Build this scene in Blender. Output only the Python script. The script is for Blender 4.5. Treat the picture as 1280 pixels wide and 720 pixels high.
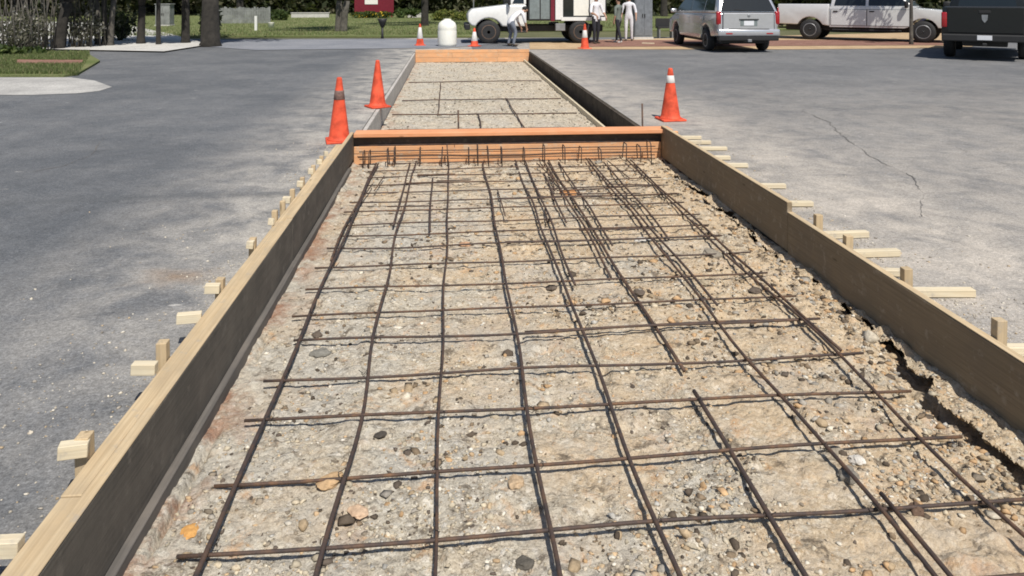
import bpy, bmesh, math, random
import numpy as np
from mathutils import Vector, Matrix, noise as mnoise

random.seed(7)
rng = np.random.default_rng(7)
R = math.radians
for o in list(bpy.data.objects):
    bpy.data.objects.remove(o, do_unlink=True)
scn = bpy.context.scene
COL = scn.collection

# ------------------------------------------------------------------ camera, world, sun, exposure
F_PX = 930.0
YAW = math.atan(77 / F_PX)
EYE = 1.65
cam_d = bpy.data.cameras.new('camera')
cam_d.sensor_width = 36.0
cam_d.lens = F_PX / 1280 * 36
cam_d.shift_y = -363 / 1280          # the photograph is the lower crop of a level picture
cam_d.clip_start = 0.05
cam_d.clip_end = 2000
cam = bpy.data.objects.new('camera', cam_d)
cam.location = (0, 0, EYE)
cam.rotation_euler = (R(90), 0, -YAW)
COL.objects.link(cam)
scn.camera = cam

SUN_EL, SUN_AZ = 56.0, 166.0         # azimuth clockwise from +Y (straight ahead)
S = Vector((math.sin(R(SUN_AZ)) * math.cos(R(SUN_EL)), math.cos(R(SUN_AZ)) * math.cos(R(SUN_EL)), math.sin(R(SUN_EL))))
world = bpy.data.worlds.new('World')
scn.world = world
world.use_nodes = True
wn = world.node_tree.nodes
wl = world.node_tree.links
sky = wn.new('ShaderNodeTexSky')
sky.sky_type = 'NISHITA'
sky.sun_disc = False
sky.sun_elevation = R(SUN_EL)
sky.sun_rotation = R(SUN_AZ)
wl.new(sky.outputs[0], wn['Background'].inputs[0])
wn['Background'].inputs[1].default_value = 0.085
sun_d = bpy.data.lights.new('sun', 'SUN')
sun_d.energy = 4.9
sun_d.angle = R(0.55)
sun_d.color = (1.0, 0.95, 0.87)
sun = bpy.data.objects.new('sun', sun_d)
sun.rotation_euler = S.to_track_quat('Z', 'Y').to_euler()
sun.location = S * 60
COL.objects.link(sun)
vs = scn.view_settings
vs.view_transform = 'Standard'
vs.look = 'None'
vs.exposure = 0.0
vs.gamma = 1.0
vs.use_curve_mapping = False
scn.cycles.filter_width = 1.8

# ------------------------------------------------------------------ helpers
def at(px, py, z=0.0):
    """point of height z seen at pixel px, py of the 1280 x 720 photograph"""
    depth = F_PX * (EYE - z) / (py + 3.0)
    X = (px - 563.0) * depth * math.cos(YAW) / F_PX
    return Vector((X, (depth - X * math.sin(YAW)) / math.cos(YAW), z))

def along(px, X):
    """distance Y of a point with side offset X seen in picture column px"""
    depth = F_PX * X / ((px - 563.0) * math.cos(YAW))
    return (depth - X * math.sin(YAW)) / math.cos(YAW)

def tag(o, label=None, cat=None, group=None, kind=None):
    if label: o['label'] = label
    if cat: o['category'] = cat
    if group: o['group'] = group
    if kind: o['kind'] = kind
    return o

def thing(name, label, cat, loc=(0, 0, 0), rz=0.0, group=None):
    o = bpy.data.objects.new(name, None)
    o.empty_display_size = 0.2
    COL.objects.link(o)
    o.location = loc
    o.rotation_euler = (0, 0, rz)
    return tag(o, label, cat, group)

def link(name, me, mat=None, parent=None, mw=None):
    o = bpy.data.objects.new(name, me)
    COL.objects.link(o)
    if mat is not None and len(me.materials) == 0:
        me.materials.append(mat)
    if mw is not None:
        o.matrix_basis = mw
    if parent is not None:
        o.parent = parent
    return o

def from_bm(name, bm, mat, parent=None, smooth=False, mw=None):
    bmesh.ops.recalc_face_normals(bm, faces=bm.faces[:])
    me = bpy.data.meshes.new(name)
    bm.to_mesh(me)
    bm.free()
    if smooth:
        me.polygons.foreach_set('use_smooth', [True] * len(me.polygons))
    return link(name, me, mat, parent, mw)

def np_mesh(name, co, faces, smooth=False, cols=None):
    """co (n,3), faces (m,k)"""
    me = bpy.data.meshes.new(name)
    n, (m, k) = len(co), faces.shape
    me.vertices.add(n)
    me.vertices.foreach_set('co', np.ascontiguousarray(co, dtype=np.float32).ravel())
    me.loops.add(m * k)
    me.loops.foreach_set('vertex_index', np.ascontiguousarray(faces, dtype=np.int32).ravel())
    me.polygons.add(m)
    me.polygons.foreach_set('loop_start', np.arange(0, m * k, k, dtype=np.int32))
    if smooth:
        me.polygons.foreach_set('use_smooth', np.ones(m, dtype=bool))
    me.update(calc_edges=True)
    if cols is not None:
        a = me.color_attributes.new('tint', 'FLOAT_COLOR', 'POINT')
        c = np.ones((n, 4), dtype=np.float32)
        c[:, :3] = cols
        a.data.foreach_set('color', c.ravel())
    return me

def box_bm(sx, sy, sz, bevel=0.0, seg=1, off=(0, 0, 0)):
    bm = bmesh.new()
    bmesh.ops.create_cube(bm, size=1.0)
    for v in bm.verts:
        v.co = Vector((v.co.x * sx + off[0], v.co.y * sy + off[1], v.co.z * sz + off[2]))
    if bevel > 0:
        bmesh.ops.bevel(bm, geom=bm.edges[:], offset=bevel, segments=seg, affect='EDGES', profile=0.5)
    return bm

def box(name, lo, hi, mat, parent=None, bevel=0.003, seg=1, smooth=False):
    c = [(a + b) / 2 for a, b in zip(lo, hi)]
    d = [abs(b - a) for a, b in zip(lo, hi)]
    return from_bm(name, box_bm(d[0], d[1], d[2], bevel, seg), mat, parent, smooth, Matrix.Translation(c))

def beam(name, p0, p1, w, h, mat, parent=None, bevel=0.003, roll=0.0, warp=0.0):
    """squared timber from p0 to p1, local X along the grain, w sideways and h upwards"""
    p0, p1 = Vector(p0), Vector(p1)
    d = p1 - p0
    L = d.length
    x = d.normalized()
    up = Vector((0, 0, 1)) if abs(x.z) < 0.9 else Vector((0, 1, 0))
    y = up.cross(x).normalized()
    z = x.cross(y)
    m = Matrix((x, y, z)).transposed().to_4x4()
    m = Matrix.Translation((p0 + p1) / 2) @ m @ Matrix.Rotation(roll, 4, 'X')
    bm = box_bm(L, w, h, bevel)
    if warp:
        es = [e for e in bm.edges if abs((e.verts[0].co - e.verts[1].co).x) > L * 0.8]
        bmesh.ops.subdivide_edges(bm, edges=es, cuts=max(4, int(L / 0.35)), use_grid_fill=True)
        sd = random.uniform(0, 50)
        for v in bm.verts:
            v.co.y += warp * mnoise.noise((v.co.x * 0.9 + sd, 0, 0))
            v.co.z += warp * 0.8 * mnoise.noise((v.co.x * 0.8 + sd, 5, 0))
    return from_bm(name, bm, mat, parent, False, m)

def tube_bm(pts, rad, n=8, bm=None, cap=True):
    bm = bm or bmesh.new()
    pts = [Vector(p) for p in pts]
    rs = rad if isinstance(rad, (list, tuple)) else [rad] * len(pts)
    rings = []
    prev = None
    for i, p in enumerate(pts):
        t = (pts[min(i + 1, len(pts) - 1)] - pts[max(i - 1, 0)]).normalized()
        a = prev if prev is not None else (Vector((0, 0, 1)) if abs(t.z) < 0.9 else Vector((1, 0, 0)))
        u = (a - t * a.dot(t)).normalized()
        prev = u
        w = t.cross(u)
        rings.append([bm.verts.new(p + (u * math.cos(2 * math.pi * k / n) + w * math.sin(2 * math.pi * k / n)) * rs[i]) for k in range(n)])
    for a, b in zip(rings[:-1], rings[1:]):
        for k in range(n):
            bm.faces.new((a[k], a[(k + 1) % n], b[(k + 1) % n], b[k]))
    if cap:
        bm.faces.new(rings[0][::-1])
        bm.faces.new(rings[-1])
    return bm

def lathe_bm(prof, n=24, bm=None, axis='Z'):
    bm = bm or bmesh.new()
    rings = []
    for r, z in prof:
        if axis == 'Z':
            rings.append([bm.verts.new((r * math.cos(2 * math.pi * k / n), r * math.sin(2 * math.pi * k / n), z)) for k in range(n)])
        else:
            rings.append([bm.verts.new((r * math.cos(2 * math.pi * k / n), z, r * math.sin(2 * math.pi * k / n))) for k in range(n)])
    for a, b in zip(rings[:-1], rings[1:]):
        for k in range(n):
            bm.faces.new((a[k], a[(k + 1) % n], b[(k + 1) % n], b[k]))
    bm.faces.new(rings[0][::-1])
    bm.faces.new(rings[-1])
    return bm

def prism_bm(prof, y0, y1, bevel=0.0, seg=1):
    """polygon in local XZ pushed from y0 to y1"""
    bm = bmesh.new()
    a = [bm.verts.new((x, y0, z)) for x, z in prof]
    b = [bm.verts.new((x, y1, z)) for x, z in prof]
    fs = [bm.faces.new(a), bm.faces.new(b[::-1])]
    n = len(prof)
    for k in range(n):
        bm.faces.new((a[k], b[k], b[(k + 1) % n], a[(k + 1) % n]))
    bmesh.ops.recalc_face_normals(bm, faces=bm.faces[:])
    if bevel:
        es = [e for f in fs for e in f.edges]
        bmesh.ops.bevel(bm, geom=list(set(es)), offset=bevel, segments=seg, affect='EDGES', profile=0.5)
    return bm

def slab(name, pts, th, mat, parent, bevel=0.0):
    """thin panel: polygon pts pushed th along its normal"""
    pts = [Vector(p) for p in pts]
    nrm = (pts[1] - pts[0]).cross(pts[2] - pts[0]).normalized()
    bm = bmesh.new()
    a = [bm.verts.new(p) for p in pts]
    b = [bm.verts.new(p + nrm * th) for p in pts]
    bm.faces.new(a[::-1])
    f = bm.faces.new(b)
    n = len(pts)
    for k in range(n):
        bm.faces.new((a[k], a[(k + 1) % n], b[(k + 1) % n], b[k]))
    if bevel:
        bmesh.ops.bevel(bm, geom=f.edges[:], offset=bevel, segments=1, affect='EDGES')
    return from_bm(name, bm, mat, parent)

def vnoise(x, y, seed=0):
    """smooth value noise on arrays, about -1 to 1"""
    xi, yi = np.floor(x).astype(np.int64), np.floor(y).astype(np.int64)
    xf, yf = x - xi, y - yi
    def h(a, b):
        v = (a * 374761393 + b * 668265263 + seed * 974634777) & 0xFFFFFFFF
        v = ((v ^ (v >> 13)) * 1274126177) & 0xFFFFFFFF
        v = v ^ (v >> 16)
        return (v & 0xFFFF) / 32767.5 - 1.0
    u = xf * xf * xf * (xf * (xf * 6 - 15) + 10)
    w = yf * yf * yf * (yf * (yf * 6 - 15) + 10)
    return (h(xi, yi) * (1 - u) + h(xi + 1, yi) * u) * (1 - w) + (h(xi, yi + 1) * (1 - u) + h(xi + 1, yi + 1) * u) * w

# ------------------------------------------------------------------ materials
class NT:
    def __init__(s, name):
        s.m = bpy.data.materials.new(name)
        s.m.use_nodes = True
        s.t = s.m.node_tree
        s.n, s.l = s.t.nodes, s.t.links
        s.b = s.n['Principled BSDF']
    def new(s, typ, **kw):
        nd = s.n.new(typ)
        for k, v in kw.items(): setattr(nd, k, v)
        return nd
    def put(s, sock, v):
        if isinstance(v, bpy.types.NodeSocket): s.l.new(v, sock)
        elif isinstance(v, (tuple, list)) and len(v) == 3 and len(sock.default_value) == 4: sock.default_value = (*v, 1)
        else: sock.default_value = v
    def coord(s, scale=(1, 1, 1), out='Object', rand=False):
        tc = s.new('ShaderNodeTexCoord')
        mp = s.new('ShaderNodeMapping')
        s.l.new(tc.outputs[out], mp.inputs['Vector'])
        mp.inputs['Scale'].default_value = scale
        if rand:
            oi = s.new('ShaderNodeObjectInfo')
            ml = s.new('ShaderNodeVectorMath', operation='SCALE')
            ml.inputs[0].default_value = (37.0, 91.0, 53.0)
            s.l.new(oi.outputs['Random'], ml.inputs['Scale'])
            s.l.new(ml.outputs[0], mp.inputs['Location'])
        return mp.outputs[0]
    def noise(s, vec, scale, detail=4, rough=0.55, out='Fac', dist=0.0):
        nd = s.new('ShaderNodeTexNoise')
        s.l.new(vec, nd.inputs['Vector'])
        nd.inputs['Scale'].default_value = scale
        nd.inputs['Detail'].default_value = detail
        nd.inputs['Roughness'].default_value = rough
        nd.inputs['Distortion'].default_value = dist
        return nd.outputs[out]
    def voro(s, vec, scale, feat='F1', out='Distance', rnd=1.0):
        nd = s.new('ShaderNodeTexVoronoi', feature=feat)
        s.l.new(vec, nd.inputs['Vector'])
        nd.inputs['Scale'].default_value = scale
        nd.inputs['Randomness'].default_value = rnd
        return nd.outputs[out]
    def ramp(s, fac, stops, interp='LINEAR'):
        nd = s.new('ShaderNodeValToRGB')
        s.put(nd.inputs[0], fac)
        cr = nd.color_ramp
        cr.interpolation = interp
        while len(cr.elements) < len(stops): cr.elements.new(0.5)
        for e, (p, c) in zip(cr.elements, stops):
            e.position = p
            e.color = (c, c, c, 1) if isinstance(c, (int, float)) else (*c, 1)
        return nd.outputs[0]
    def mix(s, fac, a, b, mode='MIX'):
        nd = s.new('ShaderNodeMix', data_type='RGBA', blend_type=mode)
        s.put(nd.inputs[0], fac)
        s.put(nd.inputs[6], a)
        s.put(nd.inputs[7], b)
        return nd.outputs[2]
    def math(s, op, a, b=0.0, c=0.0, clamp=False):
        nd = s.new('ShaderNodeMath', operation=op, use_clamp=clamp)
        s.put(nd.inputs[0], a); s.put(nd.inputs[1], b)
        if len(nd.inputs) > 2: s.put(nd.inputs[2], c)
        return nd.outputs[0]
    def sep(s, vec):
        nd = s.new('ShaderNodeSeparateXYZ')
        s.l.new(vec, nd.inputs[0])
        return nd.outputs
    def bump(s, h, strength=0.4, dist=0.01, prev=None):
        nd = s.new('ShaderNodeBump')
        nd.inputs['Strength'].default_value = strength
        nd.inputs['Distance'].default_value = dist
        s.l.new(h, nd.inputs['Height'])
        if prev is not None: s.l.new(prev, nd.inputs['Normal'])
        return nd.outputs[0]
    def done(s, color=None, rough=0.8, normal=None, metal=0.0, spec=0.5, coat=0.0, trans=0.0):
        if color is not None: s.put(s.b.inputs['Base Color'], color)
        s.put(s.b.inputs['Roughness'], rough)
        s.put(s.b.inputs['Metallic'], metal)
        s.put(s.b.inputs['Specular IOR Level'], spec)
        s.b.inputs['Coat Weight'].default_value = coat
        s.b.inputs['Coat Roughness'].default_value = 0.08
        s.b.inputs['Transmission Weight'].default_value = trans
        if normal is not None: s.l.new(normal, s.b.inputs['Normal'])
        return s.m

def m_wood(name, light, dark, stain=(0.12, 0.10, 0.08), stain_amt=0.35, rough=0.8, mud=None):
    t = NT(name)
    v = t.coord((1.2, 14, 14), rand=True)
    g = t.noise(v, 3.0, 6, 0.6, dist=0.6)
    v2 = t.coord((0.6, 60, 60), rand=True)
    g2 = t.noise(v2, 2.0, 3, 0.5)
    vb = t.coord((1, 1, 1), rand=True)
    big = t.noise(vb, 3.5, 5, 0.65)
    c = t.mix(t.ramp(g, [(0.3, 0.0), (0.7, 1.0)]), light, dark)
    c = t.mix(t.ramp(g2, [(0.42, 0.0), (0.72, 0.55)]), c, tuple(x * 0.62 for x in dark))
    c = t.mix(t.math('MULTIPLY', t.ramp(big, [(0.45, 0.0), (0.72, 1.0)]), stain_amt), c, stain)
    kn = t.voro(t.coord((2.2, 9, 9), rand=True), 1.0)
    c = t.mix(t.ramp(kn, [(0.03, 0.8), (0.09, 0.0)]), c, tuple(x * 0.35 for x in dark))
    oi = t.new('ShaderNodeObjectInfo')
    c = t.mix(t.math('MULTIPLY', oi.outputs['Random'], 0.35), c, tuple(x * 0.72 for x in dark))
    if mud is not None:
        mm = t.ramp(t.noise(vb, 11, 6, 0.7), [(0.56, 0.0), (0.66, 0.75)])
        c = t.mix(mm, c, mud)
    nb = t.bump(g2, 0.35, 0.002)
    nb = t.bump(g, 0.3, 0.003, nb)
    return t.done(c, rough, nb, spec=0.25)

M = {}
XL, XR = -1.065, 2.40            # inner faces of the left and right forms
M['lumber'] = m_wood('fresh_lumber', (0.66, 0.525, 0.34), (0.55, 0.41, 0.245), (0.36, 0.29, 0.20), 0.6, mud=(0.40, 0.34, 0.26))
M['pale_lumber'] = m_wood('pale_lumber', (0.80, 0.72, 0.54), (0.70, 0.585, 0.40), (0.50, 0.44, 0.34), 0.5, mud=(0.45, 0.40, 0.33))
M['form_brown'] = m_wood('shaded_form_board', (0.33, 0.255, 0.165), (0.27, 0.205, 0.13), (0.22, 0.175, 0.125), 0.6, mud=(0.38, 0.32, 0.24))  # face shade is put into the colour, darker than the board's top
M['form_dark'] = m_wood('oiled_form_board', (0.155, 0.138, 0.115), (0.115, 0.102, 0.086), (0.21, 0.182, 0.148), 0.75, 0.85, mud=(0.20, 0.175, 0.145))
M['form_grey'] = m_wood('grey_base_board', (0.17, 0.155, 0.14), (0.12, 0.11, 0.10), (0.23, 0.20, 0.17), 0.6)
M['orange_wood'] = m_wood('orange_stained_lumber', (0.86, 0.50, 0.27), (0.72, 0.36, 0.17), (0.50, 0.34, 0.22), 0.9, mud=(0.55, 0.44, 0.32))
M['orange_edge'] = m_wood('red_orange_lumber', (0.86, 0.42, 0.22), (0.76, 0.32, 0.15), (0.80, 0.50, 0.3), 0.4)

def m_gravel(name='crushed_limestone', clay=1.0):
    t = NT(name)
    v = t.coord()
    x, y, z = t.sep(v)
    vd = t.new('ShaderNodeVectorMath', operation='ADD')
    t.l.new(v, vd.inputs[0])
    wob = t.noise(v, 30, 3, 0.6, out='Color')
    sc = t.new('ShaderNodeVectorMath', operation='SCALE')
    t.l.new(wob, sc.inputs[0]); sc.inputs['Scale'].default_value = 0.03
    t.l.new(sc.outputs[0], vd.inputs[1])
    vv = vd.outputs[0]
    chip = t.voro(vv, 46, out='Color')
    chipd = t.voro(vv, 46)
    chip2 = t.voro(vv, 150, out='Color')
    cs = t.new('ShaderNodeSeparateColor'); t.l.new(chip, cs.inputs[0])
    cs2 = t.new('ShaderNodeSeparateColor'); t.l.new(chip2, cs2.inputs[0])
    tone = t.ramp(cs.outputs[0], [(0.0, (0.15, 0.125, 0.095)), (0.15, (0.36, 0.315, 0.245)), (0.5, (0.50, 0.445, 0.35)), (0.82, (0.58, 0.525, 0.42)), (1.0, (0.80, 0.755, 0.67))])
    tone2 = t.ramp(cs2.outputs[1], [(0.0, (0.18, 0.15, 0.11)), (0.4, (0.46, 0.41, 0.325)), (1.0, (0.68, 0.62, 0.51))])
    c = t.mix(0.5, tone, tone2)
    # orange-tan clay in the middle and to the right, grey cement dust on the left
    n1 = t.noise(v, 1.9, 6, 0.68, dist=0.5)
    side = t.math('ADD', t.math('MULTIPLY', t.math('ADD', x, 1.0), 0.075), n1)
    warm = t.ramp(t.math('ADD', side, t.math('MULTIPLY', t.math('MINIMUM', t.math('SUBTRACT', y, 4.0), 3.0), 0.02)), [(0.50, 0.0), (0.70, 1.0 * clay)])
    c = t.mix(warm, c, t.mix(0.5, c, (0.60, 0.42, 0.235)))
    grey = t.ramp(t.math('SUBTRACT', t.noise(v, 2.3, 6, 0.65), t.math('MULTIPLY', x, 0.05)), [(0.42, 0.0), (0.60, 0.8)])
    c = t.mix(grey, c, t.mix(0.5, c, (0.44, 0.425, 0.39)))
    orange = t.ramp(t.noise(v, 6.5, 6, 0.7, dist=0.7), [(0.57, 0.0), (0.67, 0.8 * clay)])
    c = t.mix(orange, c, t.mix(0.6, c, (0.56, 0.29, 0.11)))
    pink = t.ramp(t.noise(t.coord((1, .6, 1)), 4.2, 5, 0.6), [(0.60, 0.0), (0.72, 0.5)])
    c = t.mix(pink, c, (0.44, 0.325, 0.26))
    damp = t.ramp(t.noise(v, 9.5, 7, 0.75, dist=0.4), [(0.55, 0.0), (0.63, 0.8)])
    c = t.mix(damp, c, (0.12, 0.095, 0.07))
    pale = t.ramp(t.noise(v, 13, 6, 0.7), [(0.56, 0.0), (0.68, 0.6)])
    c = t.mix(pale, c, (0.64, 0.59, 0.49))
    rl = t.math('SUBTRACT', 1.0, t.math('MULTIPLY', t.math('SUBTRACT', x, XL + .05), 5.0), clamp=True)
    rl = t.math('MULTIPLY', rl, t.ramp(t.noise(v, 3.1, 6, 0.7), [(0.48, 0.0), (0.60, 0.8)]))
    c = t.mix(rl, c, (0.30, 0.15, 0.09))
    fine = t.noise(v, 240, 3, 0.7)
    c = t.mix(0.35, c, t.ramp(fine, [(0.3, 0.25), (0.7, 0.8)]), 'OVERLAY')
    h = t.math('ADD', t.math('MULTIPLY', t.math('SUBTRACT', 1.0, chipd), 0.7), t.math('MULTIPLY', fine, 0.5))
    n = t.bump(h, 0.8, 0.012)
    n = t.bump(t.noise(v, 75, 5, 0.7), 0.5, 0.010, n)
    return t.done(c, 0.95, n, spec=0.15)
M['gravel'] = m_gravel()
M['grey_gravel'] = m_gravel('grey_stone_base', 0.25)

def m_tint(name, rough=0.9, bump_scale=60, strength=0.5, spec=0.2, mult=None):
    t = NT(name)
    a = t.new('ShaderNodeVertexColor', layer_name='tint')
    c = a.outputs[0]
    v = t.coord()
    n = t.noise(v, bump_scale, 4, 0.65)
    c = t.mix(0.45, c, t.ramp(n, [(0.3, 0.2), (0.7, 0.8)]), 'OVERLAY')
    return t.done(c, rough, t.bump(n, strength, 0.006), spec=spec)
M['pebble'] = m_tint('loose_stone')

def m_asphalt():
    t = NT('worn_asphalt')
    v = t.coord()
    x, y, z = t.sep(v)
    agg = t.voro(v, 95, out='Color')
    cs = t.new('ShaderNodeSeparateColor'); t.l.new(agg, cs.inputs[0])
    big = t.noise(v, 0.45, 7, 0.62)
    mid = t.noise(v, 1.7, 7, 0.68)
    c = t.mix(t.ramp(cs.outputs[0], [(0.0, 0.0), (1.0, 1.0)]), (0.100, 0.106, 0.115), (0.180, 0.185, 0.192))
    c = t.mix(t.ramp(mid, [(0.42, 0.0), (0.68, 0.5)]), c, (0.215, 0.213, 0.212))
    c = t.mix(t.ramp(big, [(0.44, 0.0), (0.60, 0.55)]), c, (0.088, 0.095, 0.105))
    # sandy dust: thick just outside the right form, thinner over the right-hand lot, patchy beside the left form
    sand = t.noise(v, 2.2, 7, 0.7, dist=0.4)
    dr = t.math('SUBTRACT', x, XR)
    strip = t.math('SUBTRACT', 1.0, t.math('MULTIPLY', dr, 0.55), clamp=True)
    strip = t.math('MULTIPLY', t.math('GREATER_THAN', dr, -0.2), strip)
    far = t.math('SUBTRACT', 1.0, t.math('MULTIPLY', t.math('SUBTRACT', y, 5.0), 0.10, clamp=True), clamp=True)
    lot = t.math('MULTIPLY', t.math('MULTIPLY', dr, 1.0, clamp=True), t.math('ADD', t.math('MULTIPLY', far, 0.75), 0.15))
    am = t.math('ADD', t.math('MULTIPLY', strip, 0.8), t.math('MULTIPLY', lot, 0.75))
    rd = t.math('MULTIPLY', am, t.ramp(sand, [(0.30, 0.30), (0.58, 1.0)]), clamp=True)
    c = t.mix(rd, c, (0.47, 0.425, 0.37))
    dl = t.math('SUBTRACT', 1.0, t.math('MULTIPLY', t.math('SUBTRACT', XL - .1, x), 0.62), clamp=True)
    dl = t.math('MULTIPLY', dl, t.math('LESS_THAN', x, 0.7))
    yy = t.math('MULTIPLY', t.math('SUBTRACT', y, 2.6), 0.5, clamp=True)
    dl = t.math('MULTIPLY', t.math('MULTIPLY', dl, t.math('ADD', t.math('MULTIPLY', yy, 0.7), 0.3)), t.ramp(sand, [(0.36, 0.1), (0.60, 1.0)]))
    c = t.mix(dl, c, (0.45, 0.42, 0.375))
    oil = t.ramp(t.math('ADD', t.voro(v, 0.9), t.math('MULTIPLY', t.noise(v, 6, 5, 0.7), 0.25)), [(0.13, 0.4), (0.24, 0.0)])
    c = t.mix(oil, c, (0.075, 0.078, 0.084))
    # one mud stain beside the left form
    dx = t.math('MULTIPLY', t.math('ADD', x, 1.62), 1.4)
    dy = t.math('MULTIPLY', t.math('SUBTRACT', y, 4.55), 2.6)
    d2 = t.math('SQRT', t.math('ADD', t.math('MULTIPLY', dx, dx), t.math('MULTIPLY', dy, dy)))
    st = t.ramp(t.math('ADD', d2, t.math('MULTIPLY', t.noise(v, 5, 5, 0.6), 0.9)), [(0.42, 0.75), (0.9, 0.0)])
    c = t.mix(st, c, (0.26, 0.185, 0.125))
    # curved tyre marks
    for cx, cy, rr, wd in ((-9.5, 2.0, 6.6, 0.10), (-9.6, 2.0, 6.1, 0.07), (-2.0, -3.0, 9.4, 0.06)):
        ax = t.math('SUBTRACT', x, cx); ay = t.math('SUBTRACT', y, cy)
        dd = t.math('SQRT', t.math('ADD', t.math('MULTIPLY', ax, ax), t.math('MULTIPLY', ay, ay)))
        e = t.math('ABSOLUTE', t.math('SUBTRACT', dd, rr))
        e = t.math('ADD', e, t.math('MULTIPLY', t.noise(v, 3.0, 5, 0.6), 0.12))
        tm = t.ramp(e, [(wd, 0.55), (wd + 0.13, 0.0)])
        c = t.mix(t.math('MULTIPLY', tm, t.math('LESS_THAN', x, -1.3)), c, (0.10, 0.105, 0.11))
    # hairline cracks
    w = t.noise(v, 1.3, 6, 0.7, out='Color')
    sc = t.new('ShaderNodeVectorMath', operation='SCALE'); t.l.new(w, sc.inputs[0]); sc.inputs['Scale'].default_value = 0.9
    ad = t.new('ShaderNodeVectorMath', operation='ADD'); t.l.new(v, ad.inputs[0]); t.l.new(sc.outputs[0], ad.inputs[1])
    ck = t.voro(ad.outputs[0], 0.55, feat='DISTANCE_TO_EDGE')
    cm = t.math('MULTIPLY', t.ramp(ck, [(0.002, 1.0), (0.010, 0.0)]), t.ramp(t.noise(v, 0.6, 3), [(0.56, 0.0), (0.66, 0.4)]))
    c = t.mix(cm, c, (0.06, 0.06, 0.06))
    pale = t.ramp(t.voro(t.coord((0.7, 1.6, 1)), 1.9), [(0.035, 0.75), (0.06, 0.0)])
    c = t.mix(t.math('MULTIPLY', pale, t.ramp(t.noise(v, 0.9, 3), [(0.45, 0.0), (0.55, 1.0)])), c, (0.5, 0.48, 0.45))
    dark = t.ramp(t.voro(t.coord((1.0, 1.9, 1)), 1.3), [(0.03, 0.85), (0.055, 0.0)])
    c = t.mix(t.math('MULTIPLY', dark, t.ramp(t.noise(v, 1.2, 3), [(0.5, 0.0), (0.6, 1.0)])), c, (0.06, 0.06, 0.06))
    fine = t.noise(v, 130, 4, 0.7)
    blot = t.noise(v, 7.5, 7, 0.75)
    c = t.mix(0.4, c, t.ramp(blot, [(0.32, 0.3), (0.7, 0.72)]), 'OVERLAY')
    f2 = t.noise(v, 45, 5, 0.75)
    c = t.mix(0.6, c, t.ramp(f2, [(0.3, 0.2), (0.7, 0.82)]), 'OVERLAY')
    c = t.mix(0.5, c, t.ramp(fine, [(0.3, 0.15), (0.7, 0.85)]), 'OVERLAY')
    n = t.bump(t.math('ADD', cs.outputs[1], fine), 0.5, 0.005)
    n = t.bump(t.noise(v, 9, 6, 0.7), 0.5, 0.012, n)
    return t.done(c, 0.9, n, spec=0.25)
M['asphalt'] = m_asphalt()

def m_plain(name, col, rough=0.6, metal=0.0, var=0.25, scale=8, coat=0.0, spec=0.5, bump=0.0, rand=True):
    t = NT(name)
    v = t.coord(rand=rand)
    n = t.noise(v, scale, 5, 0.6)
    c = t.mix(t.ramp(n, [(0.3, 0.0), (0.7, 1.0)]), tuple(x * (1 - var) for x in col), tuple(min(1, x * (1 + var * 0.5)) for x in col))
    nb = t.bump(t.noise(v, scale * 8, 4, 0.6), bump, 0.01) if bump else None
    return t.done(c, rough, nb, metal=metal, coat=coat, spec=spec)

def m_concrete(name, a, b, scale=3.0):
    t = NT(name)
    v = t.coord()
    n = t.noise(v, scale, 6, 0.65)
    c = t.mix(t.ramp(n, [(0.35, 0.0), (0.68, 1.0)]), a, b)
    sp = t.voro(v, 70, out='Color')
    cs = t.new('ShaderNodeSeparateColor'); t.l.new(sp, cs.inputs[0])
    c = t.mix(0.35, c, t.ramp(cs.outputs[0], [(0, 0.2), (1, 0.8)]), 'OVERLAY')
    dm = t.ramp(t.noise(v, scale * 5, 6, 0.7), [(0.6, 0.0), (0.72, 0.6)])
    c = t.mix(dm, c, tuple(x * 0.5 for x in a))
    return t.done(c, 0.93, t.bump(t.noise(v, 45, 5, 0.7), 0.5, 0.01), spec=0.2)
M['pit_concrete'] = m_concrete('rough_lean_concrete', (0.33, 0.295, 0.23), (0.44, 0.395, 0.315))
M['pale_concrete'] = m_concrete('pale_concrete', (0.46, 0.45, 0.43), (0.60, 0.585, 0.55), 0.8)
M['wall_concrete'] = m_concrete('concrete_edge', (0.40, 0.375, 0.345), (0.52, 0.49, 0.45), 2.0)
M['soil_dark'] = m_concrete('shaded_pit_soil', (0.055, 0.045, 0.035), (0.11, 0.09, 0.07), 4.0)  # dark tone also stands for the shade on the right pit wall
M['crack'] = m_concrete('crack_filler', (0.13, 0.125, 0.118), (0.19, 0.18, 0.17), 4.0)
M['soil_tan'] = m_concrete('tan_dry_soil', (0.40, 0.28, 0.165), (0.52, 0.385, 0.24), 1.4)
M['soil_red'] = m_concrete('red_brown_mulch', (0.20, 0.105, 0.08), (0.29, 0.165, 0.125), 2.4)
M['earth'] = m_concrete('dry_lawn_earth', (0.095, 0.10, 0.05), (0.155, 0.15, 0.075), 0.5)

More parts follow.
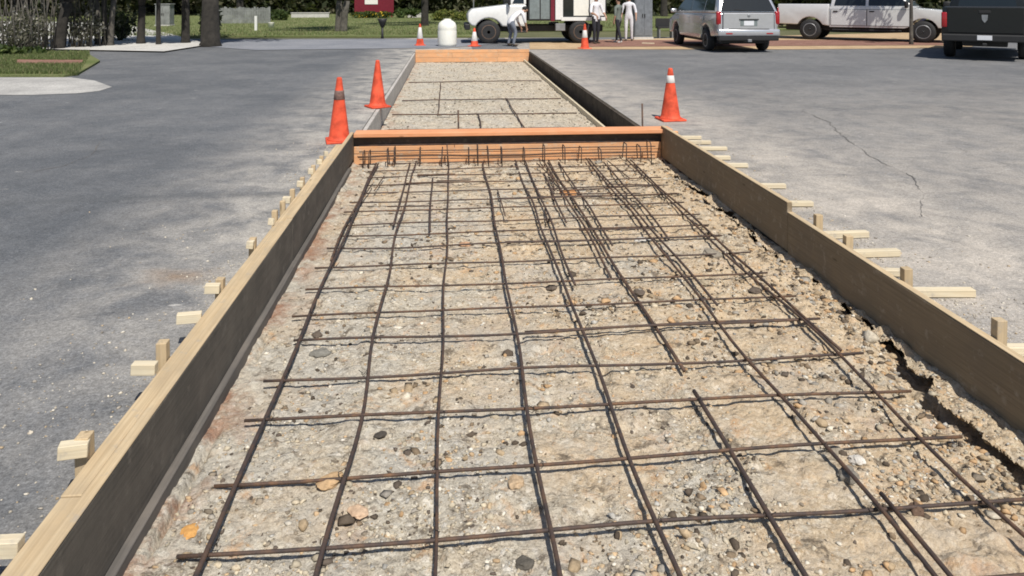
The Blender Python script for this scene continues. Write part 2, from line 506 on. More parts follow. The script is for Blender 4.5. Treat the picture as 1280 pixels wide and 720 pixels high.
def m_rebar():
    t = NT('rusty_steel_bar')
    v = t.coord(rand=True)
    n = t.noise(v, 14, 5, 0.65)
    c = t.ramp(n, [(0.3, (0.05, 0.045, 0.045)), (0.5, (0.11, 0.072, 0.055)), (0.75, (0.25, 0.135, 0.07))])
    g = t.new('ShaderNodeObjectInfo')
    c = t.mix(t.math('MULTIPLY', g.outputs['Random'], 0.5), c, (0.06, 0.055, 0.058))
    return t.done(c, 0.72, t.bump(t.noise(v, 160, 3, 0.6), 0.5, 0.004), metal=0.35, spec=0.4)
M['rebar'] = m_rebar()
M['wire'] = m_plain('tie_wire', (0.05, 0.045, 0.042), 0.6, 0.5)
M['cone'] = m_plain('orange_cone_plastic', (0.76, 0.105, 0.05), 0.65, var=0.5, scale=7, spec=0.25)
M['cone_dirty'] = m_plain('scuffed_cone_collar', (0.20, 0.12, 0.10), 0.7, var=0.6, scale=30)
M['cone_white'] = m_plain('reflective_white_collar', (0.74, 0.72, 0.69), 0.45, var=0.12, scale=20)
M['rubber'] = m_plain('black_rubber', (0.022, 0.022, 0.023), 0.75, var=0.3, bump=0.2)
M['white_paint'] = m_plain('white_paint', (0.78, 0.78, 0.76), 0.32, var=0.06, coat=0.5)
M['silver_paint'] = m_plain('silver_paint', (0.62, 0.63, 0.66), 0.25, 0.65, var=0.06, coat=0.6)
M['champagne_paint'] = m_plain('pale_silver_paint', (0.70, 0.70, 0.69), 0.3, 0.15, var=0.06, coat=0.6)
M['dark_paint'] = m_plain('dark_green_black_paint', (0.007, 0.008, 0.008), 0.35, var=0.15, coat=0.25)
M['blue_paint'] = m_plain('navy_paint', (0.014, 0.018, 0.05), 0.25, var=0.15, coat=0.8)
M['glass'] = m_plain('tinted_car_glass', (0.012, 0.016, 0.018), 0.06, var=0.1, spec=0.7)
M['black_trim'] = m_plain('black_trim', (0.02, 0.02, 0.021), 0.6, var=0.2)
M['chrome'] = m_plain('bright_metal', (0.62, 0.63, 0.64), 0.22, 0.9, var=0.08)
M['steel'] = m_plain('dull_steel', (0.33, 0.34, 0.35), 0.45, 0.6, var=0.2)
M['red_lens'] = m_plain('red_lamp_lens', (0.35, 0.012, 0.016), 0.18, var=0.15, coat=0.6)
M['clear_lens'] = m_plain('clear_lamp_lens', (0.66, 0.66, 0.66), 0.12, var=0.1, coat=0.6)
M['plate'] = m_plain('number_plate', (0.72, 0.73, 0.76), 0.4, var=0.06)
M['maroon'] = m_plain('maroon_paint', (0.17, 0.014, 0.028), 0.4, var=0.2)
M['grey_paint'] = m_plain('grey_green_panel', (0.20, 0.235, 0.235), 0.45, var=0.25)
M['grey_box'] = m_plain('blue_grey_cabinet_paint', (0.185, 0.205, 0.225), 0.5, var=0.25, bump=0.05)
M['wheel_mud'] = m_plain('muddy_wheel', (0.16, 0.105, 0.075), 0.8, var=0.5, scale=20)
M['white_plastic'] = m_plain('white_plastic', (0.80, 0.79, 0.72), 0.45, var=0.06)
M['white_cloth'] = m_plain('white_cloth', (0.74, 0.74, 0.77), 0.85, var=0.12, scale=14, bump=0.4)
M['navy_cloth'] = m_plain('dark_trousers', (0.024, 0.024, 0.032), 0.9, var=0.3, scale=14, bump=0.4)
M['denim'] = m_plain('faded_denim', (0.17, 0.19, 0.235), 0.9, var=0.3, scale=14, bump=0.4)
M['green_cloth'] = m_plain('grey_green_shirt', (0.16, 0.185, 0.165), 0.9, var=0.25, scale=14, bump=0.4)
M['skin'] = m_plain('skin', (0.42, 0.25, 0.17), 0.55, var=0.12)
M['hair'] = m_plain('black_hair', (0.012, 0.011, 0.011), 0.6, var=0.3, bump=0.5, scale=30)
M['boot'] = m_plain('work_boot', (0.07, 0.05, 0.035), 0.8, var=0.4)
M['pale_boot'] = m_plain('white_shoe', (0.65, 0.63, 0.60), 0.7, var=0.2)
M['bark'] = m_plain('tree_bark', (0.034, 0.030, 0.025), 0.95, var=0.55, scale=6, bump=0.9)
M['grey_bark'] = m_plain('grey_tree_bark', (0.11, 0.10, 0.085), 0.95, var=0.5, scale=6, bump=0.9)
M['fence_grey'] = m_plain('weathered_grey_fence', (0.24, 0.25, 0.24), 0.9, var=0.4, scale=3)

def m_leaf(name):
    t = NT(name)
    a = t.new('ShaderNodeVertexColor', layer_name='tint')
    t.done(a.outputs[0], 0.65, spec=0.25)
    tr = t.new('ShaderNodeBsdfTranslucent')
    t.l.new(t.mix(0.5, a.outputs[0], (0.14, 0.20, 0.03)), tr.inputs[0])
    mx = t.new('ShaderNodeMixShader')
    mx.inputs[0].default_value = 0.28
    t.l.new(t.b.outputs[0], mx.inputs[1]); t.l.new(tr.outputs[0], mx.inputs[2])
    t.l.new(mx.outputs[0], t.n['Material Output'].inputs[0])
    return t.m
M['leaf'] = m_leaf('leaf')

# ------------------------------------------------------------------ the setting
Y0, YC, YE = -1.5, 8.32, 22.5    # pit start, cross form, far end of the pit
HX0, HX1 = XL - 0.035, XR + 0.035

def ring_sheet(name, x0, x1, y0, y1, z, mat):
    co = [(x0, y0), (x1, y0), (x1, y1), (x0, y1), (HX0, Y0), (HX1, Y0), (HX1, YE + .1), (HX0, YE + .1)]
    me = np_mesh(name, np.array([(a, b, z) for a, b in co]), np.array([(0, 1, 5, 4), (1, 2, 6, 5), (2, 3, 7, 6), (3, 0, 4, 7)]))
    return tag(link(name, me, mat), kind='structure')

ring_sheet('ground', -700, 700, -60, 1500, -0.03, M['earth'])
asphalt = ring_sheet('asphalt_lot', -34, 60, -14, 30.5, 0.0, M['asphalt'])

def sheet(name, pts, z, mat, th=0.0):
    bm = bmesh.new()
    f = bm.faces.new([bm.verts.new((p[0], p[1], z)) for p in pts])
    if f.normal.z < 0: f.normal_flip()
    if th:
        r = bmesh.ops.extrude_face_region(bm, geom=[f])
        for v in r['geom']:
            if isinstance(v, bmesh.types.BMVert): v.co.z -= th
    return tag(from_bm(name, bm, mat), kind='structure')

# cracks in the right-hand asphalt: thin jagged ribbons of dark dirt lying in it
def crack(pts, w, seed):
    rr = random.Random(seed)
    P = []
    for a, b in zip(pts[:-1], pts[1:]):
        a, b = at(*a), at(*b)
        n = max(3, int((b - a).length / 0.045))
        for k in range(n):
            q = a.lerp(b, k / n)
            P.append(q + Vector((.05 * mnoise.noise(q * 4.0 + Vector((seed, 0, 0))) + rr.uniform(-.012, .012), .09 * mnoise.noise(q * 3.1 + Vector((0, seed, 3))) + rr.uniform(-.02, .02), 0)))
    bm = bmesh.new()
    vs_ = []
    for i, p in enumerate(P):
        t = (P[min(i + 1, len(P) - 1)] - P[max(0, i - 1)]).normalized()
        s = Vector((-t.y, t.x, 0)) * w * max(.12, .6 + mnoise.noise(p * 2.3) * 1.1 + rr.uniform(-.2, .2)) * min(1, min(i, len(P) - 1 - i) / 2 + 0.1)
        vs_.append((bm.verts.new((p.x + s.x, p.y + s.y, 0.004)), bm.verts.new((p.x - s.x, p.y - s.y, 0.004))))
    for a, b in zip(vs_[:-1], vs_[1:]):
        bm.faces.new((a[0], a[1], b[1], b[0]))
    from_bm('crack', bm, M['crack'], asphalt)
crack([(1000, 138), (1035, 152), (1050, 168), (1070, 182), (1096, 200), (1130, 216), (1148, 228), (1152, 248), (1150, 275)], 0.006, 1)
crack([(40, 215), (78, 208), (110, 196), (132, 170)], 0.008, 4)

# pit floor under the bars: crushed stone with a deep torn trench along the right form
def floor_height(X, Y, gap=False):
    z = -0.188 + 0.012 * vnoise(X * 1.7, Y * 1.7, 1) + 0.008 * vnoise(X * 5, Y * 5, 2)
    z += 0.005 * vnoise(X * 14, Y * 14, 3) + 0.0042 * vnoise(X * 33, Y * 33, 4) + 0.0035 * vnoise(X * 66, Y * 66, 5)
    rough = np.clip((X - 0.9) / 1.2, 0, 1)
    z += rough * (0.020 + 0.014 * vnoise(X * 6.5, Y * 6.5, 6) + 0.009 * vnoise(X * 18, Y * 18, 7))
    farr = np.clip((Y - 5.0) / 2.5, 0, 1)
    z += farr * (0.012 + 0.018 * vnoise(X * 4.2, Y * 4.2, 8) + 0.010 * vnoise(X * 11, Y * 11, 9))
    clod = np.clip(vnoise(X * 11, Y * 11, 10) - 0.66, 0, 1)
    z += clod * 0.07
    hole = np.clip(vnoise(X * 8, Y * 8, 12) - 0.72, 0, 1) * np.clip((X + .6), 0.2, 1)
    z -= hole * 0.12
    # trench on the right
    e0 = 2.15 + 0.035 * vnoise(Y * 2.1, Y * 0 + 3.3, 20) + 0.035 * vnoise(Y * 8, Y * 0 + 1.1, 21) + 0.016 * vnoise(Y * 25, Y * 0, 22) + np.clip((Y - 3.25) / 0.6, 0, 1) * 0.15
    wdt = 0.105 + 0.03 * vnoise(Y * 3.4, Y * 0 + 7.7, 23) + 0.022 * vnoise(Y * 13, Y * 0 + 2, 24) - 0.075 * np.clip((Y - 3.5) / 0.5, 0, 1)
    d = X - e0
    z -= 0.035 * np.clip((d + 0.05) / 0.06, 0, 1) ** 2 * np.clip((wdt - d) / 0.02, 0, 1)
    z = np.where(d > wdt, z - 0.012 - 0.03 * np.clip(1 - (d - wdt) / 0.03, 0, 1) * .3, z)
    if gap: return (d > 0.008) & (d < wdt - 0.008)
    # thin gap along the left base board
    g = np.clip(1 - np.abs(X - (XL + 0.075)) / 0.02, 0, 1) * np.clip(vnoise(Y * 2.5, Y * 0 + 4, 30) + np.clip(2.8 - Y, -.6, 1), 0, 1)
    z -= g * 0.08
    return z

def grid_floor():
    xs = np.concatenate([np.linspace(XL - 0.02, 1.98, 260)[:-1], np.linspace(1.98, XR + 0.02, 72)])
    ys = np.concatenate([np.linspace(Y0, 1.8, 40)[:-1], 1.8 * np.exp(np.linspace(0, math.log(8.5 / 1.8), 430))])
    X, Y = np.meshgrid(xs, ys)
    Z = floor_height(X, Y)
    nx, ny = len(xs), len(ys)
    idx = np.arange(nx * ny).reshape(ny, nx)
    f = np.stack([idx[:-1, :-1], idx[:-1, 1:], idx[1:, 1:], idx[1:, :-1]], -1).reshape(-1, 4)
    f = f[~floor_height(X, Y, True).ravel()[f].any(1)]          # the torn gap is open to the dark ground below
    me = np_mesh('gravel_floor', np.stack([X, Y, Z], -1).reshape(-1, 3), f, True)
    return tag(link('gravel_floor', me, M['gravel']), kind='structure')
grid_floor()

gx, gy = np.meshgrid(np.linspace(1.98, HX1 - .03, 40), np.linspace(Y0, 8.5, 620))
gz = -.315 + .03 * vnoise(gx * 6, gy * 6, 70) + .022 * vnoise(gx * 19, gy * 19, 71) + .01 * vnoise(gx * 45, gy * 45, 72) + .05 * np.clip((gx - 2.24) / .08, 0, 1)
gi = np.arange(gx.size).reshape(gx.shape)
gf = np.stack([gi[:-1, :-1], gi[:-1, 1:], gi[1:, 1:], gi[1:, :-1]], -1).reshape(-1, 4)
tag(link('gap_bottom', np_mesh('gap_bottom', np.stack([gx, gy, gz], -1).reshape(-1, 3), gf, True), M['gravel']), kind='structure')

# loose chips over the gravel floor
ICO = bmesh.new(); bmesh.ops.create_icosphere(ICO, subdivisions=1, radius=1.0)
ICO_V = np.array([v.co[:] for v in ICO.verts]); ICO_F = np.array([[v.index for v in f.verts] for f in ICO.faces]); ICO.free()
def chips(name, pts, rad, cols, mat):
    n = len(pts)
    k = len(ICO_V)
    V = ICO_V[None] * (1 + rng.uniform(-.52, .5, (n, k, 1))) * rad[:, None, None] * np.stack([rng.uniform(.7, 1.5, n), rng.uniform(.7, 1.3, n), rng.uniform(.4, .8, n)], -1)[:, None]
    a = rng.uniform(0, 6.28, n)
    ca, sa = np.cos(a)[:, None], np.sin(a)[:, None]
    V = np.stack([V[..., 0] * ca - V[..., 1] * sa, V[..., 0] * sa + V[..., 1] * ca, V[..., 2]], -1) + pts[:, None]
    Fc = (ICO_F[None] + (np.arange(n) * k)[:, None, None]).reshape(-1, 3)
    me = np_mesh(name, V.reshape(-1, 3), Fc, False, np.repeat(cols, k, 0))
    return link(name, me, mat)
def palette(n, cs, ps):
    c = np.array(cs)[rng.choice(len(cs), n, p=ps)]
    return np.clip(c * rng.uniform(.75, 1.2, (n, 1)), 0, 1)
n = 34000
u = rng.uniform(0, 1, n)
py = 1.9 * np.exp(u ** 1.1 * math.log(8.2 / 1.9))
pxx = XL + 0.08 + (XR - XL - 0.12) * rng.beta(1.25, 1.0, n)
keep = ~floor_height(pxx, py, True) & (vnoise(pxx * 3, py * 3, 40) + rng.uniform(-1, 1, n) * 0.7 > -0.05)
pxx, py = pxx[keep], py[keep]
rad = 0.0032 + 0.0075 * rng.random(len(py)) ** 2.6 + np.where(rng.random(len(py)) < 0.02, 0.009, 0)
pz = floor_height(pxx, py)
PAL = [(.44, .385, .29), (.48, .41, .30), (.60, .55, .46), (.27, .225, .17), (.48, .345, .21), (.11, .088, .07), (.38, .365, .33)]
st = chips('loose_gravel', np.stack([pxx, py, pz + rad * 0.12], -1), rad, palette(len(py), PAL, [.27, .22, .15, .11, .10, .08, .07]), M['pebble'])
tag(st, 'loose crushed stone scattered over the bed of the form', 'gravel', kind='stuff')

# crumbs of dark and tan soil kicked over the bed, thickest at right, along the bars and at the torn edge
n = 9000
py = 1.9 * np.exp(rng.random(n) * math.log(8.1 / 1.9))
pxx = XL + 0.12 + (XR - XL - 0.25) * rng.beta(1.5, 1.0, n)
keep = ~floor_height(pxx, py, True) & (vnoise(pxx * 4.5, py * 4.5, 44) + 0.6 * vnoise(pxx * 1.3, py * 1.3, 45) + rng.uniform(-1, 1, n) * 0.35 + np.clip(py - 4, 0, 2) * .12 > 0.30)
pxx, py = pxx[keep], py[keep]
m = 900
ye = rng.uniform(1.9, 7.6, m); xe = 2.10 + np.clip((ye - 3.25) / 0.6, 0, 1) * 0.13 + rng.normal(0, .05, m)
ok = ~floor_height(xe, ye, True) & (xe < 2.37)
pxx, py = np.concatenate([pxx, xe[ok]]), np.concatenate([py, ye[ok]])
rad = 0.005 + 0.013 * rng.random(len(py)) ** 2.6 + np.where(rng.random(len(py)) < .035, rng.uniform(.006, .02, len(py)), 0)
cr = chips('soil_crumbs', np.stack([pxx, py, floor_height(pxx, py) + rad * .2], -1), rad, palette(len(py), [(.10, .078, .058), (.22, .165, .11), (.42, .32, .205), (.47, .31, .17), (.33, .30, .255), (.54, .48, .38)], [.26, .17, .22, .17, .10, .08]), M['pebble'])
tag(cr, 'dark and tan soil crumbs scattered across the bed and torn right edge', 'crumbs', kind='stuff')

# far half of the pit: lean concrete in panels with open joints, side walls, right wall coloured dark for its shade
zf = -0.30
pf = link('pit_floor', np_mesh('pit_floor', np.array([(HX0, YC, zf - .03), (HX1, YC, zf - .03), (HX1, YE, zf - .03), (HX0, YE, zf - .03)]), np.array([(0, 1, 2, 3)])), M['soil_dark'])
tag(pf, kind='structure')
xs_ = np.linspace(-1.03, 2.215, 130)
ys_ = np.concatenate([np.linspace(YC + .14, 13, 200)[:-1], np.linspace(13, YE - .02, 180)])
XX, YY = np.meshgrid(xs_, ys_)
ZZ = zf + .012 * vnoise(XX * 1.3, YY * 1.3, 50) + .010 * vnoise(XX * 5, YY * 5, 51) + .008 * vnoise(XX * 15, YY * 15, 52) + .006 * vnoise(XX * 37, YY * 37, 53)
for yj in (10.4, 12.3, 13.6, 15.3, 17.1, 19.6):
    ZZ -= .035 * np.clip(1 - np.abs(YY - yj - .03 * vnoise(XX * 2, YY * 0 + yj, 54)) / .03, 0, 1)
for xj, ya, yb in ((.44, 8, 12.3), (.9, 12.3, 15.3), (.2, 15.3, 19.6)):
    ZZ -= .03 * np.clip(1 - np.abs(XX - xj - .02 * vnoise(YY * 2, XX * 0 + xj, 55)) / .025, 0, 1) * ((YY > ya) & (YY < yb))
ii = np.arange(XX.size).reshape(XX.shape)
ff = np.stack([ii[:-1, :-1], ii[:-1, 1:], ii[1:, 1:], ii[1:, :-1]], -1).reshape(-1, 4)
m = 5000
qx, qy = rng.uniform(-1.0, 2.18, m), YC + .2 + 13.8 * rng.random(m) ** 1.4
qr = .006 + .014 * rng.random(m) ** 3
st2 = chips('bed_stones', np.stack([qx, qy, np.full(m, zf) + qr * .5], -1), qr, palette(m, [(.48, .44, .36), (.62, .57, .48), (.22, .19, .15), (.40, .33, .24)], [.4, .2, .25, .15]), M['pebble'])
tag(st2, 'loose stones over the far pit bed beyond the cross form', 'stones', kind='stuff')
link('stone_bed', np_mesh('stone_bed', np.stack([XX, YY, ZZ], -1).reshape(-1, 3), ff, True), M['grey_gravel'], pf)
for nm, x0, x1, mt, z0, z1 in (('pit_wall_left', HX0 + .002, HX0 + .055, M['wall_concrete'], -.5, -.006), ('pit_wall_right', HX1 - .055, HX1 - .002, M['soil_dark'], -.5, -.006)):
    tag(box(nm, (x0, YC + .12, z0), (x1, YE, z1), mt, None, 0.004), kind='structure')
lb = beam('ledger_board', (2.225, YC + .15, zf + 0.03), (2.225, YE - .05, zf + 0.03), 0.038, 0.10, M['pale_lumber'])
tag(lb, 'long pale board on edge along the far pit floor, right side', 'board')
for nm, x in (('pit_edge_left', HX0 + .005), ('pit_edge_right', HX1 - .005)):      # cut asphalt edge behind the near forms
    tag(box(nm, (x - .012, Y0, -.5), (x + .012, YC + .115, -.004), M['soil_dark'], None, 0.002), kind='structure')

# pale concrete, lawns, mulch and soil beyond the lot
A = lambda *ps: [at(*p)[:2] for p in ps]
sheet('concrete_apron', A((-260, 98), (88, 97), (118, 101), (140, 109), (124, 114), (96, 117), (40, 119), (-260, 119)), 0.006, m_concrete('worn_concrete_apron', (0.34, 0.33, 0.315), (0.50, 0.485, 0.455), 1.2))
sheet('driveway', A((-300, 30), (30, 27), (150, 30), (215, 44), (262, 57), (205, 66), (60, 63), (-300, 66)), 0.046, M['pale_concrete'])
sheet('road', A((262, 50), (600, 49), (640, 53), (560, 60), (320, 63), (250, 58)), 0.012, m_concrete('pale_road_asphalt', (0.20, 0.21, 0.235), (0.265, 0.27, 0.29), 0.7))
sheet('soil_bed', A((662, 52), (1180, 40), (1260, 46), (1210, 60), (1000, 62), (662, 62)), 0.010, M['soil_tan'])
sheet('mulch_strip', A((735, 50.5), (1175, 50.5), (1180, 57), (735, 59)), 0.018, M['soil_red'])
sheet('mulch_bed', A((18, 78), (106, 78.5), (100, 83), (20, 84)), 0.075, M['soil_red'], 0.05)

def m_lawn():
    t = NT('lawn_soil')
    v = t.coord()
    n = t.noise(v, 0.8, 6, 0.65)
    c = t.ramp(n, [(0.3, (0.11, 0.145, 0.05)), (0.55, (0.175, 0.195, 0.085)), (0.75, (0.27, 0.245, 0.13))])
    c = t.mix(0.4, c, t.ramp(t.noise(v, 25, 5, 0.7), [(0.3, 0.2), (0.7, 0.8)]), 'OVERLAY')
    return t.done(c, 0.95, t.bump(t.noise(v, 30, 5, 0.7), 0.8, 0.04), spec=0.1)
M['lawn'] = m_lawn()
sheet('lawn_island', A((-300, 68), (105, 66), (125, 78), (98, 94), (80, 96.5), (-300, 96)), 0.05, M['lawn'], 0.07)
sheet('lawn', [(-75, 32.2), (-9, 32.2), (1.0, 31.2), (1.6, 36), (40, 38), (75, 40), (110, 95), (-130, 95)], 0.04, M['lawn'], 0.06)

def blades(name, label, region_pts, n, h, cols, ps):
    P = np.array(region_pts)
    w = 0.006 + h * 0.06
    a = rng.uniform(0, 6.28, n)
    hh = h * rng.uniform(.4, 1.3, n)
    lean = rng.uniform(-.5, .5, (n, 2)) * hh[:, None]
    dx, dy = np.cos(a) * w, np.sin(a) * w
    z0 = P[:, 2]
    v0 = np.stack([P[:, 0] - dx, P[:, 1] - dy, z0], -1)
    v1 = np.stack([P[:, 0] + dx, P[:, 1] + dy, z0], -1)
    v2 = np.stack([P[:, 0] + lean[:, 0], P[:, 1] + lean[:, 1], z0 + hh], -1)
    co = np.stack([v0, v1, v2], 1).reshape(-1, 3)
    me = np_mesh(name, co, np.arange(3 * n).reshape(-1, 3), False, np.repeat(palette(n, cols, ps), 3, 0))
    o = link(name, me, M['leaf'])
    return tag(o, label, 'grass', kind='stuff')
GC = [(.14, .19, .06), (.20, .23, .10), (.29, .26, .14), (.09, .12, .045)]
pts = []
for _ in range(26000):
    px_, py_ = random.uniform(-20, 112), random.uniform(67, 95.5)
    if px_ > 98 + (95 - py_) * .6 or (20 < px_ < 104 and 78 < py_ < 83.5): continue
    q = at(px_, py_); pts.append((q.x, q.y, 0.05))
blades('grass', 'short green grass on the island left of the lot', pts, len(pts), 0.075, GC, [.35, .3, .15, .2])
pts = []
for _ in range(60000):
    y_ = 32.4 + 45 * random.random() ** 1.6
    x_ = random.uniform(-0.55, 0.62) * y_
    pts.append((x_, y_ + (6 if x_ > 1 else 0), 0.04))
blades('grass', 'wide sunny lawn beyond the lot and the road', pts, len(pts), 0.10, GC, [.32, .33, .2, .15])

m = 9000
side_ = rng.random(m) < .68
ys2 = 2.2 * np.exp(rng.random(m) * math.log(8.6 / 2.2))
off_ = rng.exponential(.32, m)
xs2 = np.where(side_, XR + .06 + off_, XL - .14 - off_ * .8)
ok = (vnoise(xs2 * 2.2, ys2 * 2.2, 60) + rng.uniform(-1, 1, m) * .6 > 0)
xs2, ys2 = xs2[ok], ys2[ok]
rad = .0025 + .006 * rng.random(len(xs2)) ** 4
gr = chips('spilled_grit', np.stack([xs2, ys2, rad * .3], -1), rad, palette(len(xs2), [(.5, .45, .37), (.62, .57, .48), (.30, .27, .23), (.42, .33, .22)], [.4, .25, .2, .15]), M['pebble'])
tag(gr, 'spilled sand and grit on the asphalt along both forms', 'grit', kind='stuff')

# ------------------------------------------------------------------ form boards
def left_form():
    t = thing('timber_form', 'long dark-faced timber form with stakes along the left side of the pit', 'formwork', (XL - .05, 5, 0))
    t.location = (0, 0, 0)
    top = 0.150
    ys = [-0.6, 1.55, 5.15, YC + .05]
    for a, b in zip(ys[:-1], ys[1:]):
        yy0, yy1 = a + .002, b - .002
        dz = random.uniform(-.004, .004)
        beam('form_board', (XL - .019, yy0, top - .143 + dz), (XL - .019, yy1, top - .143 + dz), 0.038, 0.286, M['form_dark'], t, warp=.006)
        beam('pale_top', (XL - .0195, yy0, top + .0045 + dz), (XL - .0195, yy1, top + .0045 + dz), 0.0385, 0.005, M['lumber'], t, 0.001)
        beam('base_board', (XL + .017, yy0, -.172), (XL + .017, yy1 if b < 8 else 7.9, -.166), 0.034, 0.068, M['form_grey'], t, warp=.008)
    for a, b in zip([-0.6, 2.35, 5.1], [2.345, 5.095, 7.75]):
        beam('wale', (XL - .038 - .036, a, top - .05 + random.uniform(-.008, .004)), (XL - .038 - .034, b, top - .05), 0.064, 0.089, M['lumber'], t, warp=.005)
    for px_, zt, sw in ((-40, .20, .044), (108, .215, .044), (205, .215, .042), (274, .195, .040), (315, .20, .038), (344, .20, .036), (354, .20, .034), (366, .20, .034), (379, .195, .034), (391, .195, .034), (401, .19, .034)):
        xs = XL - .038 - .066 - sw / 2 - .004
        y = along(px_, xs)
        lean = random.uniform(-.012, .012)
        beam('stake', (xs, y, -.12), (xs + lean * .5, y + lean, zt), sw, sw * 1.05, M['lumber'], t, 0.002)
    #   picture column and row of the outer end of each kicker, its height
    for px_, prow, zk in ((-70, 690, .15), (75, 562, .19), (164, 462, .17), (222, 397, .145), (256, 361, .17), (308, 306, .175), (338, 277, .175), (353, 250, .165), (371, 230, .165), (385, 214, .165), (396, 202, .16), (405, 192, .155)):
        e = at(px_, prow, zk)
        beam('kicker', (e.x, e.y + random.uniform(-.012, .012), zk), (XL - .038 - .070, e.y + .012, zk - .004), 0.040, 0.044, M['pale_lumber'], t, 0.002)
    return t
left_form()

def right_form():
    t = thing('timber_form', 'long brown timber form with stepped top along the right side of the pit', 'formwork')
    yj = along(984, XR)
    for i, (a, b, top, hgt, x) in enumerate(((yj, YC + .02, .180, .345, XR), (yj - 3.66, yj, .108, .302, XR), (-0.9, yj - 3.66, .108, .302, XR))):
        beam('form_board', (x + .019, a + .002, top - hgt / 2), (x + .019, b - .002, top - hgt / 2 + (.004 if i else 0)), 0.038, hgt, M['form_brown'], t, warp=.005)
        beam('pale_top', (x + .0195, a + .002, top + .005), (x + .0195, b - .002, top + .005 + (.004 if i else 0)), 0.0385, 0.005, M['lumber'], t, 0.001)  # sunlit top of the board coloured in as a paler strip
    #     stake column (None: no stake), stake top, plank row, plank end column
    rows = ((1022, .185, 284, 1072), (1058, .165, 313.5, 1122), (1133, .185, 365, 1219), (1247, .195, 422, 1310), (1385, .19, 505, 1500))
    for px_, zt, prow, pend in rows:
        xs = XR + .038 + .030
        y = along(px_, xs)
        beam('stake', (xs, y, -.15), (xs + random.uniform(-.006, .012), y + random.uniform(-.01, .01), zt), .048, .044, M['lumber'], t, 0.002)
        e = at(pend, prow, .03)
        yk = y + .022 + .03
        beam('kicker', (XR + .042, yk + .01, .027), (e.x, yk + random.uniform(-.02, .03), .024), 0.050, 0.040, M['pale_lumber'], t, 0.002)
    for prow, pend in ((338.5, 1128), (253, 1015), (231, 981), (205.5, 934), (196, 912), (184.5, 908), (177, 888), (171, 876)):
        e = at(pend, prow, .03)
        beam('kicker', (XR + .042, e.y + .02, .027), (e.x, e.y - .01, .024), 0.048, 0.036, M['pale_lumber'], t, 0.002)
    return t
right_form()

def cross_form(y, x0, x1, zb, label, over=True, rows=2):
    t = thing('cross_form', label, 'formwork')
    z = zb
    hs = [0.135, 0.085] if rows == 2 else [.14, .14, .10]
    for i, h in enumerate(hs):
        xm = x0 + (x1 - x0) * (0.52 + 0.2 * (-1) ** i)
        for a, b in ((x0, xm - .002), (xm + .002, x1)):
            beam('face_board', (a, y + .019 + random.uniform(-.004, .004), z + h / 2 + .002), (b, y + .019, z + h / 2 + .002), 0.038, h - .006, M['orange_wood'], t, 0.004, warp=.003)
        z += h
    if over:
        beam('back_board', (x0 - .05, y + .085, z + .040), (x1 + .05, y + .085, z + .040), 0.038, 0.16, M['form_dark'], t, 0.003)  # dark wood puts the plank's shade into the recess colour
        beam('top_plank', (x0 + .004, y + .055, .136), (x1 + .12, y + .050, .134), 0.235, 0.042, M['orange_edge'], t, 0.004, warp=.003)
        box('end_block', (x1 + .045, y + .0, .0), (x1 + .20, y + .04, .12), M['orange_wood'], t)
    return t
cross_form(YC, XL + .004, XR - .004, -.215, 'orange cross form closing the near bed, overhanging plank on top')
cross_form(YE - .1, HX0 + .06, HX1 - .06, -.29, 'orange cross form at the far end of the pit', over=False, rows=3)

# ------------------------------------------------------------------ reinforcing bars
def bar_bm(p0, p1, r=0.0085, wob=0.006, seed=0, n=7, step=0.16, drape=None):
    p0, p1 = Vector(p0), Vector(p1)
    L = (p1 - p0).length
    k = max(4, int(L / step))
    side = Vector((0, 0, 1)).cross((p1 - p0).normalized())
    pts = []
    for i in range(k + 1):
        s = i / k
        p = p0.lerp(p1, s) + side * wob * mnoise.noise((s * L * 0.8 + seed * 9.1, seed, 0)) * 2.2 + Vector((0, 0, wob * 1.1 * mnoise.noise((s * L * 1.1, seed * 3.3, 4))))
        pts.append(p)
    return tube_bm(pts, r, n)

